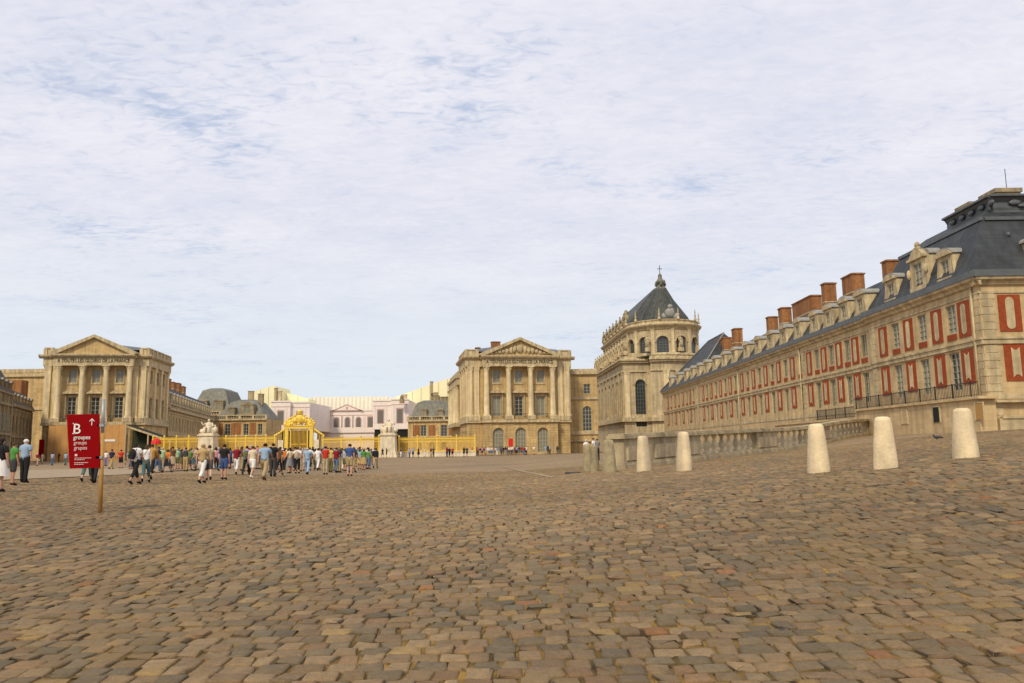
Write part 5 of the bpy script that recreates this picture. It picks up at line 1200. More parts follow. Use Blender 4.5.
m.add(v, [(0, 1+i, 1+(i+1) % 10) for i in range(10)]+[(1+j*10+i, 11+j*10+i, 11+j*10+(i+1) % 10, 1+j*10+(i+1) % 10) for j in range(2) for i in range(10)])
solo('umbrella', m, [REDB, IRON], 'open red umbrella held above the crowd near the shelter', 'umbrella', (p.x, 70, p.z-1.0))
# ------------------------------------------------------------------ bollards, terrace balustrade
def bollard(px, yb, yt, label, m=None, w=None, n=20):
    p = onG(px, yb); base = p.z-.05; zt = atY(px, yt, p.y).z; h = zt-p.z
    r = (w/2 if w else 18.)/F*p.y*.90
    mb = MB(); rs = random.Random(int(px)); q = .10*h
    prof = [(r, -.25), (r, .02), (r*.95, h*.25), (r*.86, h*.5), (r*.74, h*.78), (r*.67, h*.93), (r*.59, h*.985), (r*.40, h*1.005), (.001, h*1.01)]
    lathe(mb, 0, 0, prof, n, cap=False)
    mb.v = [(x*(1+rs.uniform(-.012, .012)), y*(1+rs.uniform(-.012, .012)), z) for x, y, z in mb.v]
    o = link('bollard', mb.mesh('bollard', [m or BOLL]), None, (p.x, p.y, p.z)); o.rotation_euler = (rs.uniform(-.015, .015), rs.uniform(-.02, .02), 0)
    return tag(o, label, 'bollard', 'stone bollards before the terrace')
bollard(966, 458, 408.5, 'conical pale stone bollard in front of the near wing, farthest to the right', w=27)
bollard(886, 469, 417, 'conical pale stone bollard standing before the iron terrace railing', w=25.5)
bollard(819, 473, 424, 'conical pale stone bollard between the second and third runs of balusters', w=24)
bollard(684.2, 471, 432, 'conical pale stone bollard just left of the first run of balusters', w=18)
bollard(644.5, 471.5, 436, 'conical pale stone bollard in front of the solid terrace wall', w=17)
bollard(609.5, 473, 440, 'stained greyish bollard at the left end of the terrace wall', BOLL_G, w=16)
bollard(594.5, 472, 445.5, 'darker bollard partly hidden behind the stained greyish one', BOLL_G, w=11)
bollard(588, 471.5, 444.5, 'grey lichened bollard, farthest left of the row', BOLL_G, w=10)

def terrace():
    root = thing('terrace_balustrade', 'weathered stone balustrade with solid piers climbing towards the brick-panelled wing', 'balustrade', onG(700, 460))
    # foot line of the balustrade, as measured
    a = Vector((4.2, 32.2)); d = Vector((9.7, 13.4)).normalized()
    th = math.degrees(math.atan2(d.y, d.x)); fr = Fr(a.x, a.y, th)         # faces the right-hand side of the line
    g = lambda s: float(gz(*(fr.p(s, 0, 0).xy)))
    s_at = lambda px: min((abs(proj(fr.p(s/10, 0, g(s/10)+.8))[0]-px), s/10) for s in range(0, 1200))[1]
    HB = 1.44; TS = mat('terrace_stone', (.56, .45, .27), .9, .4, 1.0, .4, 8, streak=.38)
    def run(mb, s0, s1, d0, d1, h0, h1, mi=0, n=None):
        n = n or max(1, int((s1-s0)/1.5))
        for i in range(n):
            u0, u1 = s0+(s1-s0)*i/n, s0+(s1-s0)*(i+1)/n; z0, z1 = g(u0), g(u1)
            v = [fr.p(u0, d1, z0+h0), fr.p(u1, d1, z1+h0), fr.p(u1, d0, z1+h0), fr.p(u0, d0, z0+h0), fr.p(u0, d1, z0+h1), fr.p(u1, d1, z1+h1), fr.p(u1, d0, z1+h1), fr.p(u0, d0, z0+h1)]
            fs = [(0, 1, 5, 4), (2, 3, 7, 6), (4, 5, 6, 7), (3, 2, 1, 0)]
            if i == 0: fs.append((3, 0, 4, 7))
            if i == n-1: fs.append((1, 2, 6, 5))
            mb.add(v, fs, mi)
    s1, s2, s3, s4, s5, s6 = s_at(694), s_at(752), s_at(773), s_at(813), s_at(826), s_at(864)
    end = s_at(868)
    solid = [(0, s1), (s2, s3), (s4, s5), (s6, end)]
    for q0, q1 in solid:
        w = MB(); run(w, q0, q1, -.28, .28, -.6, HB-.2); part('pier' if q1-q0 < 8 else 'solid_wall', w, TS, root)
    PM_ = mat('worn_pinkish_stone', (.52, .41, .26), .9, .35, 1.5, .4, 9, streak=.3)
    for q0, q1 in solid[:3]:
        n = max(1, round((q1-q0)/2.6))
        for i in range(n):
            u0, u1 = q0+(q1-q0)*i/n+.22, q0+(q1-q0)*(i+1)/n-.22
            if u1-u0 > .3:
                p = MB(); run(p, u0, u1, .28, .36, .36, .95); part('panel', p, PM_, root)
    c = MB(); run(c, -.15, end, -.42, .42, HB-.2, HB-.08); run(c, -.1, end-.02, -.36, .36, HB-.08, HB); part('coping', c, TS, root)
    pl = MB(); run(pl, -.12, end, -.40, .40, -.6, .20); run(pl, -.06, end, -.34, .34, .20, .30); part('plinth', pl, mat('worn_plinth_stone', (.52, .42, .26), .9, .35, 2, .4, 12, streak=.3), root)
    bm = baluster_me(HB-.5, .20, mat('baluster_stone', (.74, .61, .39), .85, .25, 2, .3, 15, streak=.4), 12)
    for q0, q1, n in ((s1, s2, 8), (s3, s4, 7), (s5, s6, 9)):
        for i in range(n):
            s = q0+(q1-q0)*(i+.5)/n; place('baluster', bm, root, fr, s, 0, g(s)+.30)
terrace()
# ------------------------------------------------------------------ direction sign
def direction_sign():
    Y = 17.6; p = atY(100.3, 513, Y); g0 = onG(100.3, 513); Y = g0.y; x = g0.x
    top = atY(103.6, 399, Y); mid = atY(102.6, 433, Y)
    root = thing('direction_sign', 'dark red group-entrance sign with a white B and arrow on a wooden pole', 'sign', g0, None)
    m = MB(); tube(m, [(g0.x, Y, g0.z-.1), (mid.x, Y, mid.z)], .045, 10); part('pole', m, POLEW, root)
    m = MB(); tube(m, [(mid.x, Y, mid.z-.02), (top.x, Y, top.z)], .036, 10); part('pole_sleeve', m, POLEG, root)
    c = [atY(66.6, 414.5, Y-.07), atY(98.9, 414, Y-.07), atY(99.6, 467.8, Y-.07), atY(69.6, 468.5, Y-.07)]
    b = MB(); v = [q for q in c]+[q+Vector((0, .03, 0)) for q in c]; b.add(v, [(3, 2, 1, 0), (4, 5, 6, 7), (0, 1, 5, 4), (1, 2, 6, 5), (2, 3, 7, 6), (3, 0, 4, 7)]); pn = part('sign_panel', b, RED, root)
    bk = MB()
    for zz_ in (.2, .9): z_ = c[2].z+zz_; box(bk, Fr(mid.x, Y, 0), -.09, .05, -.03, .07, z_, z_+.05)
    part('bracket', bk, POLEG, root)
    # lettering: everything lives on the panel plane
    TL = c[0]; ux = (c[1]-c[0]); uz = (c[3]-c[0]); wpx, hpx = 32.3, 54.
    def at(u, v): return TL+ux*u+uz*v+Vector((0, -.012, 0))
    roll = math.atan2(ux.z, ux.x)
    def put(me, u, v, name='lettering'):
        o = link(name, me, pn, at(u, v)-root.location, 0); o.rotation_euler = (0, -roll, 0); return o
    S_ = ux.length
    B_ = text_mesh('B', S_*.44, .003, WHITE, 'LEFT'); put(B_, .165, .36)
    sf_ = MB(); h_ = S_*.325; q = S_*.03                                             # serifs and heavier stem of the B
    box(sf_, L0, -.3*q, 3.0*q, .004, .008, -.006, q*.55); box(sf_, L0, -.3*q, 3.0*q, .004, .008, h_*.93, h_); box(sf_, L0, .9*q, 2.5*q, .004, .008, 0, h_)
    put(sf_.mesh('serif', [WHITE]), .165, .36)
    put(text_mesh('groupes', S_*.185, .004, WHITE, 'LEFT', width=S_*.52), .175, .465)
    put(text_mesh('groups', S_*.165, .002, mat('sign_pale', (.75, .55, .52), .5), 'LEFT', width=S_*.40), .175, .56)
    put(text_mesh('grupos', S_*.165, .002, mat('sign_pale', (.75, .55, .52), .5), 'LEFT', width=S_*.40), .175, .655)
    ar = MB(); k = S_*.085
    box(ar, L0, -k*.13, k*.13, 0, .004, -1.35*k, .9*k); plate(ar, L0, [(-k, .16*k), (-k*.85, .0*k), (0, .82*k), (k*.85, .0*k), (k, .16*k), (0, 1.15*k)], .001, .005); put(ar.mesh('arrow', [WHITE]), .78, .14, 'arrow')
    ln = MB()
    box(ln, L0, 0, .055, 0, .003, .03, .075); 
    for i, (z, w_) in enumerate(((-.02, .36), (-.055, .22), (-.12, .30), (-.155, .21))):
        a = 0.
        while a < w_: e = random.uniform(.02, .05); box(ln, L0, a, min(w_, a+e), 0, .003, z, z+.014); a += e+.012
    put(ln.mesh('small_print', [mat('sign_pale', (.75, .55, .52), .5)]), .185, .80, 'small_print')
direction_sign()
# pigeon on the slope and an iron cover on the ground
def pigeon(px, py):
    p = onG(px, py); m = MB(); blob(m, (p.x, p.y, p.z+.14), .17, .09, .08, n=10); blob(m, (p.x-.15, p.y, p.z+.24), .05, .045, .05, n=8); tube(m, [(p.x-.10, p.y, p.z+.17), (p.x-.15, p.y, p.z+.23)], .05, 7, r2=.035)
    tube(m, [(p.x+.12, p.y, p.z+.15), (p.x+.33, p.y, p.z+.10)], .06, 6, r2=.03); tube(m, [(p.x-.19, p.y, p.z+.24), (p.x-.23, p.y, p.z+.23)], .012, 5, r2=.003)
    for e in (-.03, .03): tube(m, [(p.x, p.y+e, p.z), (p.x, p.y+e, p.z+.09)], .01, 5)
    solo('pigeon', m, mat('pigeon_grey', (.05, .052, .06), .7, .3, 20), 'dark pigeon on the cobbled slope before the terrace', 'bird', p)
pigeon(937, 440)
p = onG(573.5, 473.5); m = MB(); lathe(m, p.x, p.y, [(.36, p.z), (.36, p.z+.05), (.30, p.z+.06), (.001, p.z+.06)], 14)
solo('drain_cover', m, IRON, 'small dark iron cover on the ground left of the bollards', 'drain cover', p)
# ------------------------------------------------------------------ people
def rotx(v, a): c, s = math.cos(a), math.sin(a); return Vector((v.x, v.y*c-v.z*s, v.y*s+v.z*c))
def make_pose(key, legL, legR, kneeL, kneeR, armL, armR, elL, elR, lean=0., look=0., outL=.10, outR=.10):
    """figure 1.72 m tall facing -y. leg/arm angles: + swings forward; knee/elbow bends. returns the meshes by piece"""
    J = {}; E_ = []
    def j(n, p, r): J[n] = (Vector(p), r)
    top = lambda p: rotx(Vector(p)-Vector((0, 0, .95)), -lean*-1)+Vector((0, 0, .95)) if lean else Vector(p)
    j('pelvis', (0, 0, .95), (.150, .105)); j('waist', top((0, 0, 1.10)), (.135, .095)); j('chest', top((0, 0, 1.30)), (.165, .112)); j('upchest', top((0, .005, 1.41)), (.120, .085))
    j('neck', top((0, .005, 1.49)), (.052, .052)); j('head', top((0, -.012, 1.585)), (.074, .088)); j('crown', top((0, -.008, 1.665)), (.058, .070))
    for sgn, nm, leg, kn, arm, el, ot in ((1, 'L', legL, kneeL, armL, elL, outL), (-1, 'R', legR, kneeR, armR, elR, outR)):
        hip = Vector((sgn*.085, 0, .90)); d1 = Vector((0, -math.sin(leg), -math.cos(leg))); knee = hip+d1*.42
        d2 = Vector((0, -math.sin(leg-kn), -math.cos(leg-kn))); ank = knee+d2*.40
        j('hip'+nm, hip, (.092, .092)); j('knee'+nm, knee, (.056, .058)); j('calf'+nm, knee+d2*.12+Vector((0, .012, 0)), (.054, .056)); j('ankle'+nm, ank, (.037, .04)); ft = -max(0, (leg-kn))*.5+min(0, leg-kn)*.6
        fd = Vector((sgn*.03, -math.cos(ft), math.sin(ft)-.10)).normalized(); j('toe'+nm, ank+Vector((0, 0, -.045))+fd*.17, (.036, .026)); j('heel'+nm, ank+Vector((0, .04, -.045)), (.034, .034))
        sh = top((sgn*.165, .0, 1.405)); a1 = Vector((sgn*math.sin(ot), -math.sin(arm)*math.cos(ot), -math.cos(arm)*math.cos(ot))).normalized(); elb = sh+a1*.285
        a2 = Vector((-sgn*.25*math.sin(el), -math.sin(arm+el), -math.cos(arm+el))); a2 = (a2+Vector((sgn*math.sin(ot)*.5, 0, 0))).normalized(); wr = elb+a2*.245
        j('sh'+nm, sh, (.060, .060)); j('elb'+nm, elb, (.040, .040)); j('wr'+nm, wr, (.026, .024)); j('palm'+nm, wr+a2*.085, (.036, .018))
    names = list(J); idx = {n: i for i, n in enumerate(names)}
    edges = [('pelvis', 'waist'), ('waist', 'chest'), ('chest', 'upchest'), ('upchest', 'neck'), ('neck', 'head'), ('head', 'crown')]
    for nm in 'LR': edges += [('pelvis', 'hip'+nm), ('hip'+nm, 'knee'+nm), ('knee'+nm, 'calf'+nm), ('calf'+nm, 'ankle'+nm), ('ankle'+nm, 'toe'+nm), ('ankle'+nm, 'heel'+nm), ('upchest', 'sh'+nm), ('sh'+nm, 'elb'+nm), ('elb'+nm, 'wr'+nm), ('wr'+nm, 'palm'+nm)]
    me = bpy.data.meshes.new('skeleton'); me.from_pydata([J[n][0] for n in names], [(idx[a], idx[b]) for a, b in edges], [])
    o = bpy.data.objects.new('skeleton', me); C.objects.link(o)
    sk = o.modifiers.new('s', 'SKIN'); sk.use_smooth_shade = True
    for i, n in enumerate(names): me.skin_vertices[0].data[i].radius = J[n][1]
    me.skin_vertices[0].data[0].use_root = True
    sb = o.modifiers.new('d', 'SUBSURF'); sb.levels = 1; sb.render_levels = 1
    dg = bpy.context.evaluated_depsgraph_get(); b = bpy.data.meshes.new_from_object(o.evaluated_get(dg)); bpy.data.objects.remove(o); bpy.data.meshes.remove(me)
    b.materials.clear()
    V = np.array([v.co[:] for v in b.vertices]); Nn = np.array([v.normal[:] for v in b.vertices]); F_ = [tuple(p.vertices) for p in b.polygons]
    cen = np.array([V[list(f)].mean(0) for f in F_])
    # nearest bone of each face
    bones = edges; D = []; T = []
    for a_, c_ in bones:
        A = np.array(J[a_][0]); B = np.array(J[c_][0]); ab = B-A; t = np.clip(((cen-A)@ab)/(ab@ab), 0, 1); D.append(np.linalg.norm(cen-(A+t[:, None]*ab), axis=1)/((J[a_][1][0]+J[c_][1][0])/2+.02)); T.append(t)
    D = np.array(D); T = np.array(T); nb = D.argmin(0); tt = T[nb, np.arange(len(cen))]; bn = [''.join(bones[i]) for i in nb]
    torso = {'pelviswaist', 'waistchest', 'chestupchest'}
    def region(k):
        out = []
        for i, n in enumerate(bn):
            arm = n[:2] == 'sh' and 'elb' in n; fore = n[:3] == 'elb'; shd = n.startswith('upchestsh'); z = cen[i][2]
            tors = n in torso and z > .93 or shd or (n == 'upchestneck' and tt[i] < .35)
            hipr = n.startswith('pelvis') and n != 'pelviswaist' or (n == 'pelviswaist' and z < 1.02); th_ = n.startswith('hip'); cal = n.startswith('knee'); cal2 = n.startswith('calf')
            ok = {'tee': tors or shd or (arm and tt[i] < .62), 'long': tors or arm or (fore and tt[i] < .93), 'tank': (tors and not (shd and tt[i] > .8)),
                  'trousers': hipr or th_ or cal or (cal2 and tt[i] < .97) or (n.startswith('ankle') and False), 'shorts': hipr or (th_ and tt[i] < .88), 'capri': hipr or th_ or cal or (cal2 and tt[i] < .35),
                  'shoes': n.startswith('ankle') or (cal2 and tt[i] > .97)}[k]
            out.append(ok)
        return [F_[i] for i in range(len(F_)) if out[i]]
    def shell(fs, off, name):
        used = sorted({i for f in fs for i in f}); mp = {u: i for i, u in enumerate(used)}; n = len(used)
        vo = V[used]+Nn[used]*off; vi = V[used]+Nn[used]*(.002)
        from collections import Counter
        ec = Counter()
        for f in fs:
            for a_, c_ in zip(f, f[1:]+f[:1]): ec[(min(a_, c_), max(a_, c_))] += 1
        faces = [tuple(mp[i] for i in f) for f in fs]
        for f in fs:
            for a_, c_ in zip(f, f[1:]+f[:1]):
                if ec[(min(a_, c_), max(a_, c_))] == 1: faces.append((mp[c_], mp[a_], mp[a_]+n, mp[c_]+n))
        m = bpy.data.meshes.new(name); m.from_pydata(vo.tolist()+vi.tolist(), [], faces); m.materials.append(None); m.shade_smooth(); return m
    P = {}
    for k, off in (('tee', .020), ('long', .020), ('tank', .016), ('trousers', .018), ('shorts', .024), ('capri', .018), ('shoes', .012)): P[k] = shell(region(k), off, {'tee': 'shirt', 'long': 'jacket', 'tank': 'vest_top'}.get(k, k))
    # body with face and fingers
    mb = MB(); mb.add(V.tolist(), F_, 0, True); hp = J['head'][0]
    blob(mb, hp+Vector((0, -.098, .0)), .012, .018, .022, 0, 6)
    for sg in (-1, 1): blob(mb, hp+Vector((sg*.03, -.080, .025)), .010, .007, .007, 1, 6); blob(mb, hp+Vector((sg*.078, .005, .0)), .010, .018, .028, 0, 6)
    blob(mb, hp+Vector((0, -.082, -.035)), .022, .006, .005, 2, 6)
    for nm, sg in (('L', 1), ('R', -1)):
        pm = J['palm'+nm][0]; w_ = J['wr'+nm][0]; d = (pm-w_).normalized(); side = Vector((0, 1, 0)) if abs(d.y) < .7 else Vector((1, 0, 0)); side = (side-d*side.dot(d)).normalized(); inn = Vector((-sg, 0, 0)); inn = (inn-d*inn.dot(d)).normalized()
        for q, ln in ((-.028, .062), (-.010, .072), (.010, .068), (.028, .054)):
            b0 = pm+side*q; tube(mb, [b0, b0+d*ln*.6, b0+d*ln*.95+inn*ln*.35], .0095, 5, 0, .007)
        tube(mb, [pm-d*.05-side*.02, pm-d*.02-side*.055, pm+d*.02-side*.06+inn*.01], .011, 5, 0, .008)
    P['body'] = mb.mesh('person', [None, mat('eyes', (.03, .02, .015), .3), mat('lips', (.35, .10, .08), .6)])
    # hair: short cap and long version
    cap = MB(); hc = J['head'][0]+Vector((0, .010, .036)); n_ = 10
    vs = []; fs = []
    for a_ in range(6):
        ph = PI*.60*a_/5
        for b_ in range(n_):
            t = 2*PI*b_/n_; front = max(0, -math.sin(t)); k_ = ph*(1.20-.62*front); vs.append((hc.x+.086*math.sin(k_)*math.cos(t), hc.y+.099*math.sin(k_)*math.sin(t), hc.z+.086*math.cos(k_)))
    for a_ in range(5):
        for b_ in range(n_): fs.append((a_*n_+b_, (a_+1)*n_+b_, (a_+1)*n_+(b_+1) % n_, a_*n_+(b_+1) % n_))
    cap.add(vs, fs, 0, True); P['hair'] = cap.mesh('hair', [None])
    lg = MB(); lg.add(vs, fs, 0, True); blob(lg, hc+Vector((0, .055, -.10)), .082, .050, .125, 0, 10); P['longhair'] = lg.mesh('hair', [None])
    hat = MB(); lathe(hat, hc.x, hc.y-.01, [(.145, hc.z+.015), (.14, hc.z+.025), (.095, hc.z+.03), (.09, hc.z+.09), (.05, hc.z+.115), (.001, hc.z+.12)], 12, cap=False); P['hat'] = hat.mesh('hat', [None])
    # skirts / dress bottoms
    for nm, z0_, r0_ in (('skirt', .50, .27), ('longskirt', .22, .28)):
        sk_ = MB(); cy = (J['kneeL'][0].y+J['kneeR'][0].y)/2; prof = [(.155, 1.04), (.185, .95), (.215, .80), (r0_, z0_)]
        n_ = 14; v = []
        for k_, (r_, z_) in enumerate(prof):
            for i in range(n_):
                t = 2*PI*i/n_; w_ = 1+.05*math.sin(5*t)*(k_/3); sp_ = 1+abs(J['kneeL'][0].y-J['kneeR'][0].y)*.9*(k_/3); v.append((r_*w_*math.cos(t)*.98, cy*(k_/3)+r_*w_*.78*sp_*math.sin(t), z_))
        sk_.add(v, [(a_*n_+b_, a_*n_+(b_+1) % n_, (a_+1)*n_+(b_+1) % n_, (a_+1)*n_+b_)[::-1] for a_ in range(3) for b_ in range(n_)], 0, True); P[nm] = sk_.mesh('skirt', [None])
    P['low'] = min(v[2] for v in V); P['J'] = J
    for k_, m_ in list(P.items()):
        if isinstance(m_, bpy.types.Mesh):
            for v in m_.vertices: v.co.z -= P['low']
    return P
POSES = {
 'walk': make_pose('walk', .42, -.34, .10, .30, -.35, .35, .25, .30, lean=.04),
 'walk2': make_pose('walk2', -.30, .38, .42, .08, .30, -.32, .45, .2, lean=.05),
 'stride': make_pose('stride', .52, -.45, .12, .35, -.5, .5, .3, .5, lean=.08, outL=.16, outR=.16),
 'stand': make_pose('stand', .05, -.03, .03, .03, .03, .05, .15, .18, outL=.12, outR=.12),
 'stand2': make_pose('stand2', .10, -.06, .10, .0, .25, .30, 1.7, 1.5, outL=.18, outR=.16),
 'hips': make_pose('hips', -.03, .08, .0, .10, -.25, -.2, 1.0, .9, outL=.55, outR=.5),
 'raise': make_pose('raise', .04, -.05, .05, .02, 1.0, .2, 1.3, .3, outL=.2, outR=.15),
}
COL = {
 'white': (.78, .75, .70), 'cream': (.66, .56, .38), 'beige': (.46, .36, .22), 'khaki': (.38, .29, .15), 'tan': (.45, .31, .13), 'black': (.015, .014, .014), 'charcoal': (.05, .05, .052), 'grey': (.22, .22, .22),
 'navy': (.018, .024, .06), 'blue': (.05, .09, .24), 'light blue': (.29, .40, .53), 'jeans blue': (.08, .14, .24), 'teal': (.07, .14, .14), 'red': (.50, .035, .02), 'dark red': (.22, .012, .02), 'pink': (.60, .25, .28), 'purple': (.20, .15, .34),
 'lilac': (.38, .38, .62), 'green': (.08, .26, .05), 'pale green': (.36, .55, .30), 'olive': (.13, .13, .05), 'yellow': (.60, .50, .12), 'mustard': (.48, .26, .05), 'orange': (.65, .20, .03), 'brown': (.13, .07, .035), 'dark green': (.03, .07, .03), 'floral': (.45, .16, .20)}
HAIR = {'dark': (.018, .012, .008), 'brown': (.07, .035, .016), 'fair': (.38, .25, .10), 'grey': (.38, .36, .33), 'white': (.68, .66, .62), 'black': (.008, .007, .007)}
SKINS = [(.52, .28, .18), (.46, .24, .15), (.58, .34, .24), (.30, .14, .08)]
def cmat(kind, name, col): return mat(kind+'_'+name.replace(' ', '_'), col, .85 if kind != 'skin' else .6, .12 if kind == 'cloth' else 0, 6)
used_labels = {}
def sub_obj(name, me, par, m):
    o = link(name, me, par)
    o.material_slots[0].link = 'OBJECT'; o.material_slots[0].material = m; return o
def person(px, Y, h, pose, face, top, topc, bot, botc, hair='dark', hairk='hair', label=None, foot_py=None, skin=0, hat=None, wide=1., shoes='black', bag=None, where=''):
    """px: pixel column of the feet, Y depth; face: compass turn in degrees, 0 = facing the camera, 180 = back to it"""
    P = POSES[pose]
    if foot_py is not None: g = onG(px, foot_py); x, y = g.x, g.y
    else: g = atY(px, 455, Y); x, y = g.x, Y
    z = float(gz(x, y))+(.022 if y < 48 else 0.0); s = h/1.72
    o = link('person', P['body'], None, (x, y, z), math.radians(face)); o.scale = (s*wide, s*wide, s)
    o.material_slots[0].link = 'OBJECT'; o.material_slots[0].material = cmat('skin', 'tone%d' % skin if skin else 'tone', SKINS[skin])
    sub_obj({'tee': 'shirt', 'long': 'jacket', 'tank': 'vest_top'}[top], P[top], o, cmat('cloth', topc, COL[topc]))
    sub_obj('skirt' if 'skirt' in bot else bot, P[bot], o, cmat('cloth', botc, COL[botc]))
    sub_obj('shoes', P['shoes'], o, cmat('cloth', shoes, COL[shoes]))
    sub_obj('hair', P[hairk], o, cmat('hair', hair, HAIR[hair]))
    if hat: sub_obj('hat', P['hat'], o, cmat('cloth', hat, COL[hat]))
    g_ = {'tee': 'shirt', 'long': 'jacket', 'tank': 'sleeveless top'}[top]; b_ = {'skirt': 'skirt', 'longskirt': 'long skirt', 'capri': 'cropped trousers'}.get(bot, bot)
    if label: lab = label
    else:
        lab = 'person in %s %s and %s %s' % (topc, g_, botc, b_); hs = ', %s %s hair,' % ('long' if hairk == 'longhair' else 'short', hair)
        if len((lab+hs+' '+where).split()) <= 16: lab += hs
        lab += ' '+where
    tag(o, lab, 'person', 'visitors crossing the courtyard' if y < 130 else 'visitors by the far railings and doors')
    if bag:
        kind, bc = bag; mb = MB(); M_ = Matrix.Translation((x, y, z)) @ Matrix.Rotation(math.radians(face), 4, 'Z') @ Matrix.Scale(s, 4)
        if kind == 'backpack':
            blob(mb, (0, .19, 1.24-P['low']), .15, .10, .22, n=12); box(mb, L0, -.11, .11, -.31, -.24, 1.06-P['low'], 1.22-P['low'])
            for sg in (-1, 1): tube(mb, [(sg*.09, .13, 1.40-P['low']), (sg*.10, 0, 1.49-P['low']), (sg*.10, -.13, 1.38-P['low']), (sg*.11, -.12, 1.2-P['low']), (sg*.13, .10, 1.10-P['low'])], .018, 5)
            ln = '%s backpack on the back of the %s' % (bc, lab.replace('person with', 'person in').split(' and ')[0].replace('person in', 'person in'))
        else:
            blob(mb, (.24, .02, .98-P['low']), .06, .15, .12, n=10); tube(mb, [(.23, -.07, 1.06-P['low']), (.10, -.10, 1.30-P['low']), (-.02, -.05, 1.50-P['low']), (-.05, .07, 1.46-P['low']), (.10, .13, 1.25-P['low']), (.23, .10, 1.06-P['low'])], .010, 5)
            ln = '%s shoulder bag carried by the %s' % (bc, lab.split(' and ')[0].replace('person with', 'person in'))
        v = [M_ @ Vector(q) for q in mb.v]; mb.v = [tuple(q) for q in v]
        solo('backpack' if kind == 'backpack' else 'shoulder_bag', mb, cmat('cloth', bc, COL[bc]), ' '.join(ln.replace(',', '').split()[:16]), 'bag', (x, y, z), 'bags carried by visitors')
    return o
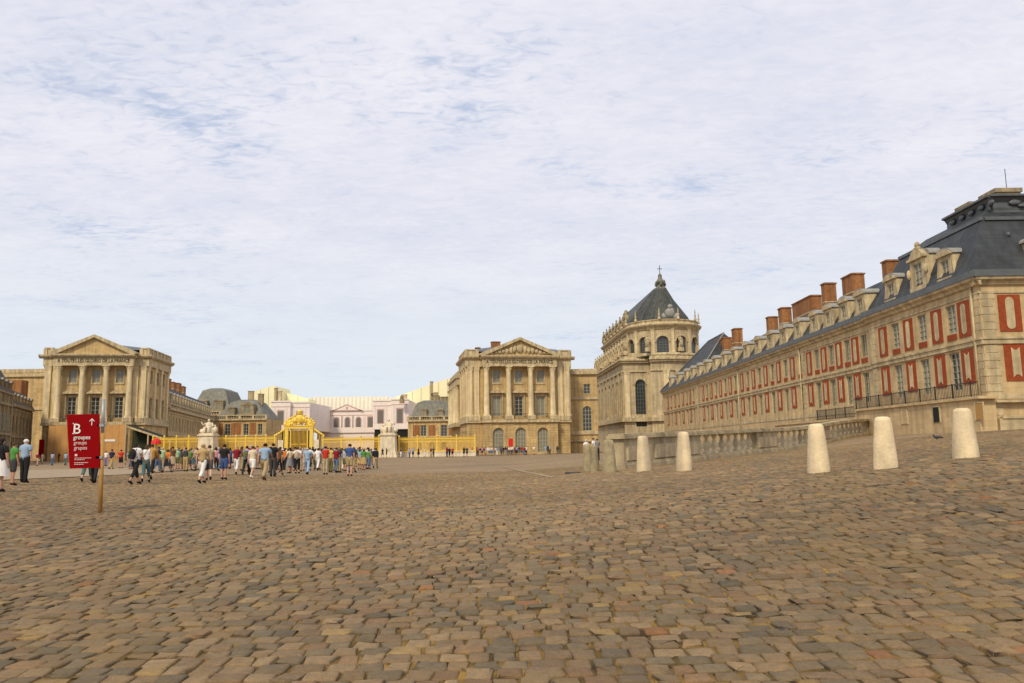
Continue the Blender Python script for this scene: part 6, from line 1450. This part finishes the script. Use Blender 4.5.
# the visitors who can be made out one by one: px, foot row, height, pose, facing, clothes
NEARP = [
 (-1.5, 492.5, 1.70, 'stand', 170, 'tee', 'black', 'skirt', 'white', 'dark', 'longhair', 'person in black shirt and white skirt cut by the left edge', dict(wide=1.05)),
 (12, 486, 1.58, 'stand', 150, 'tee', 'green', 'shorts', 'charcoal', 'brown', 'hair', 'person in bright green shirt and charcoal shorts beside the white-haired man', {}),
 (23.5, 483.3, 1.74, 'stand', 175, 'tee', 'light blue', 'trousers', 'black', 'white', 'hair', 'white-haired person in light blue shirt and black trousers seen from behind', dict(wide=1.1)),
 (37, 466, 1.68, 'walk', 200, 'tee', 'dark red', 'shorts', 'beige', 'grey', 'hair', 'person in dark red shirt and beige shorts before the dark red upright panel', {}),
 (42, 464, 1.65, 'walk2', 60, 'tee', 'beige', 'trousers', 'beige', 'brown', 'hair', 'person all in beige walking by the dark red upright panel', {}),
 (52, 465.5, 1.70, 'stand', 185, 'tee', 'light blue', 'trousers', 'jeans blue', 'dark', 'longhair', 'long-haired person in light blue shirt and jeans before the hoarding', {}),
 (58.5, 462, 1.74, 'stand2', 140, 'long', 'black', 'trousers', 'black', 'dark', 'hair', 'person all in black before the middle of the hoarding', {}),
 (65.3, 465.5, 1.70, 'walk', 180, 'tee', 'light blue', 'trousers', 'teal', 'dark', 'hair', 'person in light blue shirt and teal trousers just left of the red sign', {}),
 (86.5, 482.5, 1.66, 'walk2', 190, 'tee', 'beige', 'capri', 'teal', 'brown', 'longhair', 'person in teal cropped trousers whose upper half the red sign hides', {}),
 (93.8, 484, 1.76, 'stride', 200, 'long', 'black', 'trousers', 'black', 'dark', 'hair', 'person in black trousers mostly hidden behind the red sign', {}),
 (105.5, 466, 1.7, 'stand', 180, 'tee', 'white', 'trousers', 'purple', 'dark', 'hair', 'person in white shirt and purple trousers right of the sign pole', {}),
 (111, 469.5, 1.76, 'walk', 170, 'tee', 'navy', 'trousers', 'tan', 'dark', 'hair', 'person in navy shirt and tan trousers near the sign pole', dict(wide=1.05)),
 (120.5, 468.5, 1.70, 'hips', 180, 'tee', 'red', 'shorts', 'black', 'dark', 'hair', 'person in bright red shirt and black shorts by the hoarding end', dict(wide=1.12)),
 (134.5, 485, 1.70, 'walk', 165, 'tee', 'white', 'capri', 'black', 'dark', 'longhair', 'dark-haired person in white top and black cropped trousers wearing a backpack', dict(wide=1.05, bag=('backpack', 'black'))),
 (145.5, 483, 1.62, 'walk2', 195, 'tank', 'white', 'capri', 'teal', 'brown', 'longhair', 'person in white sleeveless top and teal cropped trousers', dict(bag=('bag', 'navy'))),
 (150.5, 480, 1.70, 'stride', 190, 'long', 'mustard', 'capri', 'black', 'brown', 'hair', 'person in mustard jacket beside the one in teal trousers', {}),
 (160.5, 471.5, 1.74, 'stand', 180, 'tee', 'cream', 'trousers', 'jeans blue', 'fair', 'hair', 'person in cream shirt and blue jeans below the red umbrella', dict(wide=1.1)),
 (170.5, 469, 1.74, 'stand', 175, 'long', 'black', 'trousers', 'charcoal', 'black', 'longhair', 'black-clad long-haired person right of the one in blue jeans', {}),
 (177.5, 469.5, 1.76, 'stand', 185, 'tee', 'navy', 'trousers', 'khaki', 'dark', 'hair', 'person in navy shirt and khaki trousers near the shelter', dict(wide=1.12)),
 (184, 468.5, 1.78, 'stand2', 170, 'tee', 'lilac', 'trousers', 'navy', 'grey', 'hair', 'grey-haired person in lilac shirt and navy trousers', dict(wide=1.05)),
 (191.5, 463, 1.66, 'stand', 190, 'tee', 'white', 'shorts', 'black', 'dark', 'hair', 'person in white shirt and black shorts left of the left pedestal', {}),
 (201.5, 484, 1.68, 'walk', 172, 'tee', 'tan', 'capri', 'white', 'fair', 'hair', 'fair-haired person in tan shirt and white cropped trousers', dict(wide=1.1, bag=('bag', 'blue'))),
 (208.5, 481, 1.70, 'stride', 200, 'tee', 'beige', 'shorts', 'charcoal', 'brown', 'hair', 'person in beige shirt and charcoal shorts before the left pedestal', dict(bag=('bag', 'dark green'))),
 (215, 467, 1.66, 'stand', 180, 'tee', 'lilac', 'shorts', 'pink', 'dark', 'hair', 'person in lilac shirt and pink shorts below the left statue', {}),
 (223.5, 480, 1.70, 'stand', 180, 'tee', 'black', 'shorts', 'blue', 'dark', 'hair', 'person in black shirt and blue shorts right of the left pedestal', dict(wide=1.1)),
 (229.5, 468, 1.70, 'stand2', 160, 'long', 'black', 'trousers', 'black', 'dark', 'hair', 'person in black between the ones in blue shorts and dark red shirt', {}),
 (236, 475, 1.72, 'walk', 185, 'tee', 'dark red', 'capri', 'white', 'fair', 'longhair', 'person in dark red shirt and white cropped trousers', {}),
 (246, 475.5, 1.72, 'walk2', 180, 'tee', 'lilac', 'trousers', 'black', 'dark', 'hair', 'person in lilac shirt and black trousers wearing an olive backpack', dict(bag=('backpack', 'olive'))),
 (252, 479, 1.68, 'walk', 175, 'tee', 'cream', 'shorts', 'white', 'brown', 'hair', 'person in cream shirt and white shorts with white shoes', dict(shoes='white')),
 (264, 481, 1.78, 'stride', 182, 'tee', 'light blue', 'trousers', 'khaki', 'dark', 'hair', 'broad person in light blue shirt and khaki trousers left of the gate', dict(wide=1.15, shoes='brown')),
 (272.5, 477, 1.84, 'stand', 185, 'tee', 'black', 'trousers', 'charcoal', 'dark', 'hair', 'tall person in black shirt and charcoal trousers', dict(wide=1.1)),
 (279, 475.5, 1.68, 'walk2', 175, 'tee', 'brown', 'capri', 'black', 'brown', 'longhair', 'long-haired person in brown shirt and black cropped trousers', {}),
 (290, 468, 1.66, 'stand', 180, 'tee', 'dark red', 'trousers', 'dark red', 'dark', 'hair', 'person wholly in dark red below the golden gate', {}),
 (297, 473.5, 1.72, 'hips', 178, 'tee', 'white', 'capri', 'black', 'brown', 'hair', 'person in white shirt and black cropped trousers wearing a beige backpack', dict(wide=1.1, bag=('backpack', 'beige'))),
 (307, 474.5, 1.70, 'walk', 185, 'tee', 'light blue', 'trousers', 'light blue', 'grey', 'hair', 'grey-haired person dressed wholly in light blue', dict(wide=1.1)),
 (317.5, 470.5, 1.74, 'stride', 180, 'tee', 'white', 'trousers', 'white', 'dark', 'hair', 'person dressed wholly in white right of the golden gate', dict(wide=1.05)),
 (325.3, 475, 1.70, 'stand', 182, 'tee', 'red', 'trousers', 'beige', 'dark', 'hair', 'person in red shirt and beige trousers', {}),
 (330.5, 472.5, 1.72, 'stand', 180, 'tee', 'yellow', 'trousers', 'olive', 'dark', 'hair', 'person in yellow shirt and olive trousers', {}),
 (336, 473, 1.74, 'walk', 175, 'tee', 'dark red', 'trousers', 'jeans blue', 'dark', 'hair', 'person in dark red shirt and blue jeans', {}),
 (341.5, 470, 1.70, 'stand', 180, 'tee', 'pale green', 'trousers', 'white', 'brown', 'hair', 'person in pale green shirt and white trousers', {}),
 (349.5, 476.5, 1.74, 'stand', 180, 'tee', 'blue', 'shorts', 'khaki', 'dark', 'hair', 'person in blue shirt and khaki shorts', dict(wide=1.1, shoes='brown')),
 (359.5, 469, 1.70, 'hips', 185, 'tee', 'green', 'trousers', 'khaki', 'dark', 'hair', 'person in green shirt and khaki trousers', {}),
 (363, 468, 1.72, 'walk', 175, 'tee', 'cream', 'trousers', 'beige', 'fair', 'hair', 'person in cream shirt and beige trousers walking', {}),
 (367.5, 469, 1.74, 'stand', 190, 'tee', 'cream', 'trousers', 'grey', 'brown', 'hair', 'person in cream shirt and grey trousers', {}),
 (375.5, 468.5, 1.70, 'walk2', 180, 'long', 'black', 'trousers', 'beige', 'dark', 'hair', 'person in black jacket and beige trousers left of the right pedestal', dict(wide=1.1)),
]
for i, q in enumerate(NEARP):
    px, fy, h, pose, fc, top, tc_, bot, bc, hr, hk, lab, kw = q
    person(px, 0, h, pose, fc, top, tc_, bot, bc, hr, hk, lab, foot_py=fy, skin=[0, 1, 2, 0, 2, 1][i % 6], **kw)
# the denser crowd behind them, each with its own clothes
rp = random.Random(77)
TOPC = ['white', 'cream', 'black', 'charcoal', 'navy', 'white', 'beige', 'white', 'black', 'navy', 'light blue', 'red', 'dark red', 'beige', 'cream', 'green', 'lilac', 'grey', 'charcoal', 'pink', 'brown', 'pale green', 'yellow', 'blue', 'teal', 'orange', 'olive', 'purple', 'mustard']
BOTC = ['black', 'charcoal', 'navy', 'jeans blue', 'black', 'jeans blue', 'khaki', 'navy', 'white', 'beige', 'charcoal', 'grey', 'brown', 'olive', 'tan', 'teal']
seen = set()
def anchor(px):
    for a, t in ((100, 'before the hoarding'), (127, 'by the hoarding end'), (172, 'before the dark shelter'), (200, 'left of the left pedestal'), (217, 'before the left pedestal'), (250, 'right of the left pedestal'), (284, 'left of the golden gate'), (315, 'before the golden gate'), (345, 'right of the golden gate'), (380, 'left of the right pedestal'), (400, 'beside the right pedestal'), (460, 'by the pale railing plinth'), (490, 'by the left pavilion arches'), (530, 'before the pavilion arches'), (560, 'by the right pavilion arch')):
        if px < a: return t
    return 'near the bollards'
def crowd(px, Y, h=None, tops=None, bots=None):
    for _ in range(200):
        tc_ = rp.choice(tops or TOPC); bc = rp.choice(bots or BOTC); top = rp.choice(['tee', 'tee', 'tee', 'long', 'tank']); bot = rp.choice(['trousers', 'trousers', 'trousers', 'shorts', 'capri', 'skirt']); hr = rp.choice(['dark', 'dark', 'brown', 'brown', 'fair', 'grey', 'black']); hk = rp.choice(['hair', 'hair', 'longhair'])
        k = (tc_, bc, top, bot, anchor(px))
        if k not in seen: seen.add(k); break
    person(px, Y, h or rp.uniform(1.58, 1.82), rp.choice(['stand', 'stand', 'stand2', 'walk', 'walk2', 'hips', 'raise']), rp.uniform(150, 215) if rp.random() < .75 else rp.uniform(0, 360), top, tc_, bot, bc, hr, hk, skin=rp.choice([0, 0, 1, 2, 3]), hat=rp.choice(['white', 'beige', 'navy', 'khaki']) if rp.random() < .1 else None, wide=rp.uniform(.95, 1.12), where=anchor(px))
px = 128.
while px < 376:                                                   # back rows between the shelter and the right pedestal
    crowd(px, rp.uniform(64, 108)); px += rp.uniform(1.6, 2.9)
px = 150.
while px < 372: crowd(px, rp.uniform(52, 64)); px += rp.uniform(3.8, 6.2)
for px in (382.5, 386.5): crowd(px, 138, 1.75, ['black', 'dark red', 'brown'], ['black', 'charcoal'])
for px, t, b_ in ((401, ['black'], ['white']), (409.5, ['lilac'], ['jeans blue']), (413, ['light blue'], ['navy']), (418.5, ['black'], ['black']), (424.5, ['white', 'cream'], ['white']), (431, ['dark red'], ['beige']), (433.5, ['charcoal'], ['charcoal']), (447, ['dark red'], ['navy']), (449.5, ['navy'], ['navy']), (452.5, ['red'], ['black']), (464, ['black'], ['black']), (467, ['charcoal'], ['navy'])): crowd(px, rp.uniform(138, 144), None, t, b_)
px = 470.
while px < 527: crowd(px, rp.uniform(150, 162), None, ['white', 'white', 'grey', 'light blue', 'navy', 'dark red', 'black', 'cream', 'pink', 'red', 'beige']); px += rp.uniform(1.5, 2.4)
for px in (545.5, 548.2, 550): crowd(px, 162, None, ['navy', 'charcoal', 'black', 'light blue'])
for px, t in ((534, ['white']), (557.5, ['charcoal'])): crowd(px, 163, None, t)
person(586.3, 62, 1.68, 'stand', 20, 'tee', 'white', 'shorts', 'beige', 'white', 'hair', 'white-shirted person behind the farthest left grey bollard', skin=2)
person(593.8, 60, 1.75, 'stand', 60, 'tee', 'white', 'trousers', 'white', 'dark', 'hair', 'person dressed in white behind the two overlapping grey bollards', skin=1)
person(597.5, 61, 1.68, 'stand2', 200, 'tee', 'grey', 'trousers', 'black', 'dark', 'hair', 'person in grey shirt just left of the stained bollard', skin=1)
